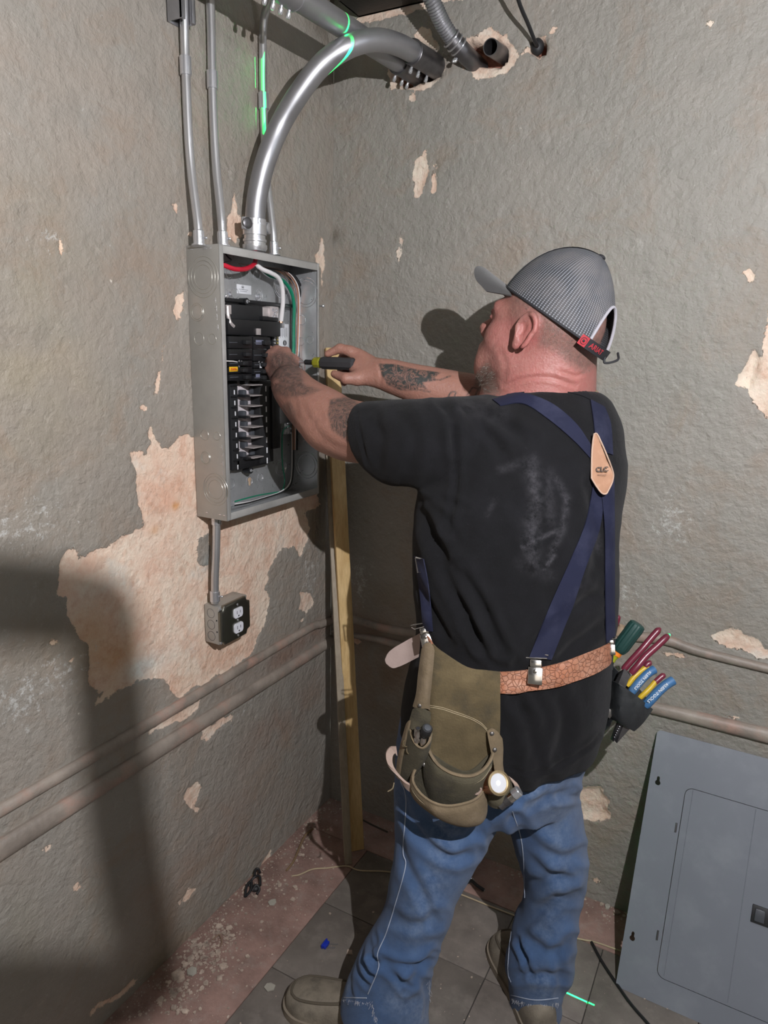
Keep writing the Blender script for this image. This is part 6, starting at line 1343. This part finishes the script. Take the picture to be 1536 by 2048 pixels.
F.append(tuple(range(n))); F.append(tuple((len(prof)-1)*n+k for k in range(n))); mb.add(V, F); mb.obj('handle', DGR, e, ang=20)
MB().lathe([(.0105, 0), (.0105, .009)], a-ax*.009, ax, 18).obj('collar', ORG, e); MB().lathe([(.0085, 0), (.0075, .006), (.009, .014)], a-ax*.023, ax, 18).obj('acetate_neck', LIME, e); MB().lathe([(.004, 0), (.004, .05)], a-ax*.07, ax, 12).obj('shaft', DKC, e)
grip('pliers', [(1229, 1266, .004), (1231, 1250, .004), (1235, 1240, .004), (1236, 1229, .004)], 5.5, BURG, None) if False else None
o = MB().tube([hp_(*p) for p in catmull([(1228, 1275, .0), (1231, 1252, .002), (1235, 1240, .003), (1236, 1230, .003)], 5)], [.0055]*14+[.0045, .002], 14).obj('plier_handle', BURG, label='single burgundy plier handle showing behind the navy strap end', cat='pliers', origin=hp_(1228, 1275))
o = MB().lathe([(.010, 0), (.0115, .02), (.009, .03)], hp_(1234, 1278, .002), unit(hp_(1246, 1256)-hp_(1234, 1278)), 16).obj('wooden_handle', WOODH, label='worn brown handle end half hidden behind the green screwdriver', cat='tool', origin=hp_(1234, 1278))
# ---------------------------------------------------------------- screwdriver in his hand
e = empty('screwdriver', on(620, 724, 1, -.36), 'screwdriver with a dark grey grip and yellow-green neck held in his right hand', 'screwdriver')
ax = np.array([1.0, 0, 0]); yy = -.360; hA = on(643, 725.5, 1, yy); hB = on(699, 728, 1, yy); L = hB[0]-hA[0]; c0 = hA.copy()
M_ = np.array([[0, 0, 1.], [1, 0, 0], [0, 1, 0]])
prof = [(.0118, 0), (.0140, .003), (.0145, .012), (.0142, L*.8), (.0140, L+.010), (.0115, L+.016)]
MB().lathe(prof, c0, ax, 8).obj('handle', simple('dark_grey_grip', (.030, .030, .033), .55, bump=.03, bscale=400), e, ang=20)
MB().lathe([(.0095, -.022), (.0125, -.018), (.0125, -.004), (.0100, 0)], c0, ax, 10).obj('acetate_neck', simple('yellow_green_acetate', (.34, .33, .03), .12, trans=.35), e, ang=20)
MB().lathe([(.0058, -.045), (.0058, -.022)], c0, ax, 14).obj('sleeve', BLKP2, e); MB().lathe([(.0028, .070-c0[0]), (.0033, -.044)], c0, ax, 12).obj('shaft', ZINC, e)

# ---------------------------------------------------------------- shoes
SHO = simple('grey_brown_suede', (.175, .150, .115), .85, var=.28, vscale=22, bump=.12, bscale=200, dirt=((.075, .065, .05), .85, 20)); SOLE = simple('dusty_crepe_sole', (.20, .165, .125), .85, var=.2, bump=.1, bscale=200)
def shoe(toe, heel, label, side):
    toe = np.array([toe[0], toe[1], 0.]); heel = np.array([heel[0], heel[1], 0.]); ax = unit(toe-heel); L = np.linalg.norm(toe-heel); rt_ = np.cross(ax, [0, 0, 1.])
    e = empty('shoe', (toe+heel)/2, label, 'shoe', None)
    s = [0, .02, .07, .16, .28, .40, .52, .64, .76, .87, .95, .985, 1.0]; W = [.012, .026, .034, .038, .038, .038, .042, .048, .0515, .049, .036, .022, .006]; Hh = [.05, .075, .088, .092, .092, .088, .080, .070, .062, .056, .048, .040, .026]
    q = catmull(np.c_[s, W, Hh], 4); G = []; n = 18
    for t_, w_, h_ in q:
        row = []
        for k in range(n+1):
            a = math.pi*k/n; x = -math.cos(a)*w_*(1.0 if abs(math.cos(a)) > .3 else 1.0); z = .012+h_*math.sin(a)**.62-.012*math.sin(a)
            row.append(heel+ax*t_*L+rt_*x+np.array([0, 0, z]))
        G.append(row)
    MB().grid(G).obj('upper', SHO, e, ang=60)
    ol = []; 
    for t_, w_, h_ in q: ol.append((t_, w_))
    pts = [heel+ax*(t_*(L+.008)-.004)-rt_*(w_+.004) for t_, w_ in ol]+[heel+ax*(t_*(L+.008)-.004)+rt_*(w_+.004) for t_, w_ in ol[::-1]]
    MB().prism([p+np.array([0, 0, .0015]) for p in pts], (0, 0, .017)).obj('sole', SOLE, e, ang=40)
    def top(t_, fx):
        i = np.argmin(abs(q[:, 0]-t_)); w_, h_ = q[i, 1], q[i, 2]; a = math.acos(max(-1, min(1, -fx))); z = .012+h_*math.sin(a)**.62-.012*math.sin(a); return heel+ax*q[i, 0]*L+rt_*(-math.cos(a)*w_)+np.array([0, 0, z+.0008])
    pl = [top(t_, -.66) for t_ in np.linspace(.52, .90, 10)]+[top(.945, f) for f in np.linspace(-.5, .5, 6)]+[top(t_, .66) for t_ in np.linspace(.90, .52, 10)]
    MB().tube(smooth_verts(np.array(pl), np.array([[i, i+1, i+1, i] for i in range(len(pl)-1)]), 3), .0030, 8).obj('moccasin_seam', simple('dark_seam_suede', (.085, .070, .050), .9), e)
    MB().tube([top(.53, f) for f in np.linspace(-.72, .72, 9)], .0030, 8).obj('vamp_edge', SHO, e)
    for f in (-.35, .35): MB().tube([top(.50, f*1.2), top(.46, f)+np.array([0, 0, .004]), top(.42, f*1.1)], .0022, 6).obj('lace', simple('grey_lace', (.12, .11, .09), .8), e)
    return e
shoe((.322, -.672), (.625, -.600), 'left shoe, grey-brown suede moccasin pointing towards the left wall', -1)
shoe((.700, -.262), (.872, -.470), 'right shoe, darker suede shoe mostly hidden under the frayed jeans by the laser line', 1)

# ---------------------------------------------------------------- loose things on the floor
def floor_path(pts, z, n=8): return catmull([on(x, y, 2, z)+np.array([0, 0, dz]) for x, y, dz in pts], n)
TANW = simple('tan_cable_jacket', (.42, .34, .22), .6); 
MB().tube(floor_path([(584, 1752, .0), (600, 1749, .0), (625, 1739, .001), (655, 1736, 0), (693, 1732, 0), (720, 1741, 0), (780, 1744, 0), (850, 1762, 0), (925, 1790, 0), (1000, 1820, 0), (1140, 1872, 0), (1190, 1884, 0), (1245, 1903, 0), (1300, 1920, 0)], .003), .0021, 8).obj('tan_cable', TANW, label='long thin tan cable lying across the floor from the batten foot to the grey cover', cat='cable')
MB().tube(floor_path([(573, 1741, 0), (588, 1722, .002), (602, 1690, .004), (612, 1670, .002), (626, 1658, 0)], .005), .0032, 8).obj('straw_strip', simple('dry_straw', (.20, .13, .07), .8), label='curved brown wooden sliver on the pinkish floor by the left wall', cat='sliver')
MB().tube(floor_path([(1183, 1884, .0), (1205, 1925, 0), (1235, 1970, 0), (1262, 2008, 0), (1300, 2052, 0), (1330, 2090, 0)], .004), .0036, 10).obj('floor_cable', KINS, label='black cord on the floor running under the corner of the grey cover', cat='cord')
MB().tube(floor_path([(726, 1640, .0), (745, 1650, 0), (775, 1664, 0)], .003), .0026, 8).obj('dark_stick', simple('dark_twig', (.05, .04, .03), .8), label='short dark stick on the floor right of the yellow board', cat='stick')
MB().tube(floor_path([(425, 1880, 0), (438, 1872, .004), (444, 1886, .003), (440, 1893, 0)], .002), .0018, 6).obj('wood_splinter', simple('splinter', (.2, .13, .09), .8), label='reddish splinter on the pinkish floor nearer the bottom left', cat='splinter')
e = empty('wire_scrap', on(957, 1778, 2, 0), 'tangled dark scrap of cable on the floor behind his legs', 'cable scrap')
MB().tube(floor_path([(925, 1776, .004), (940, 1770, .014), (955, 1778, .010), (968, 1783, .004)], .003), .0045, 8).obj('jacket', BLKP2, e); MB().tube(floor_path([(918, 1764, .01), (930, 1770, .012), (944, 1766, .016), (950, 1774, .01)], .003), .0016, 6).obj('bare_wire', ZINC, e)
q = on(511, 1772, 2, 0); e = empty('plastic_scrap', q, 'crumpled black plastic bracket on the floor at the foot of the left wall', 'plastic scrap')
mb = MB()
for pts in ([(498, 1775, .004), (503, 1768, .012), (512, 1763, .018), (520, 1766, .020), (521, 1778, .012)], [(490, 1796, .003), (494, 1780, .014), (503, 1772, .016), (502, 1784, .008), (492, 1795, .004)], [(505, 1785, .006), (513, 1780, .016), (519, 1783, .008), (514, 1790, .003)], [(509, 1762, .018), (512, 1753, .024), (518, 1752, .022), (520, 1758, .02)]): mb.tube(floor_path(pts, .002), .0034, 8)
mb.ell(on(511, 1776, 2, .008), (.012, .012, .009)); mb.obj('bent_bracket', BLKP2, e)
q = on(652, 1893, 2, 0); e = empty('wire_clip', q, 'small bright blue clip with two nails on the tile by the shoe', 'clip')
MB().bbox(q+np.array([-.005, -.010, .001]), q+np.array([.005, .010, .010]), .0015).bbox(q+np.array([-.007, -.0125, .001]), q+np.array([-.003, .0125, .012]), .001).obj('clip_body', simple('blue_plastic', (.01, .03, .35), .35), e)
for d in (-.006, .006): p0 = q+np.array([.004, d, .004]); MB().tube([p0, p0+np.array([.020, .012, 0])], .0009, 6).obj('nail', DKC, e)
# ---------------------------------------------------------------- work light on its stand (outside the frame; it lights the scene)
L0 = np.array(LAMP); away = unit(L0-np.array([.6, -.4, 1.2])); wl_ = empty('work_light', (L0[0]+.12, L0[1]-.12, 0), 'black tripod work light standing to the right behind the camera', 'lamp')
M_ = np.c_[unit(np.cross([0, 0, 1], away)), unit(np.cross(away, np.cross([0, 0, 1], away))), away]
MB().bbox((-.06, -.05, .03), (.06, .05, .075), .008, M=M_, c=L0).obj('lamp_head', BLKP2, wl_); MB().lathe([(.012, .006), (.018, .030)], L0, away, 20).obj('led_mount', ZINC, wl_)
hb = L0+away*.06; MB().tube([hb, (hb[0]+.02, hb[1]-.02, 1.2), (L0[0]+.12, L0[1]-.12, .55)], .014, 12).obj('pole', BLKP2, wl_)
for a in (0, 2.1, 4.2): MB().tube([(L0[0]+.12, L0[1]-.12, .62), (L0[0]+.12+.42*math.cos(a+.4), L0[1]-.12+.42*math.sin(a+.4), .012)], .010, 10).obj('leg', BLKP2, wl_)
def wallray(px, py, k=.14): return L0+k*(on(px, py, 0, 0)-L0)
hk = [wallray(*p) for p in ((-160, 1215), (-40, 1200), (90, 1205), (190, 1222), (212, 1260), (222, 1400), (240, 1600), (268, 1780), (300, 1930), (250, 1990), (120, 2000), (-60, 2010), (-160, 2010))]
MB().tube(catmull(hk, 6), .0110, 10).obj('shadow_bar', BLKP2, wl_)  # added unseen bar, bent to cast the soft shadow on the lower left wall
for q_ in (hk[0], hk[-1]): MB().tube([q_, q_+np.array([.10, -.12, .03]), hb], .006, 8).obj('shadow_bar_arm', BLKP2, wl_)  # added arms that join the shadow-casting bar to the lamp
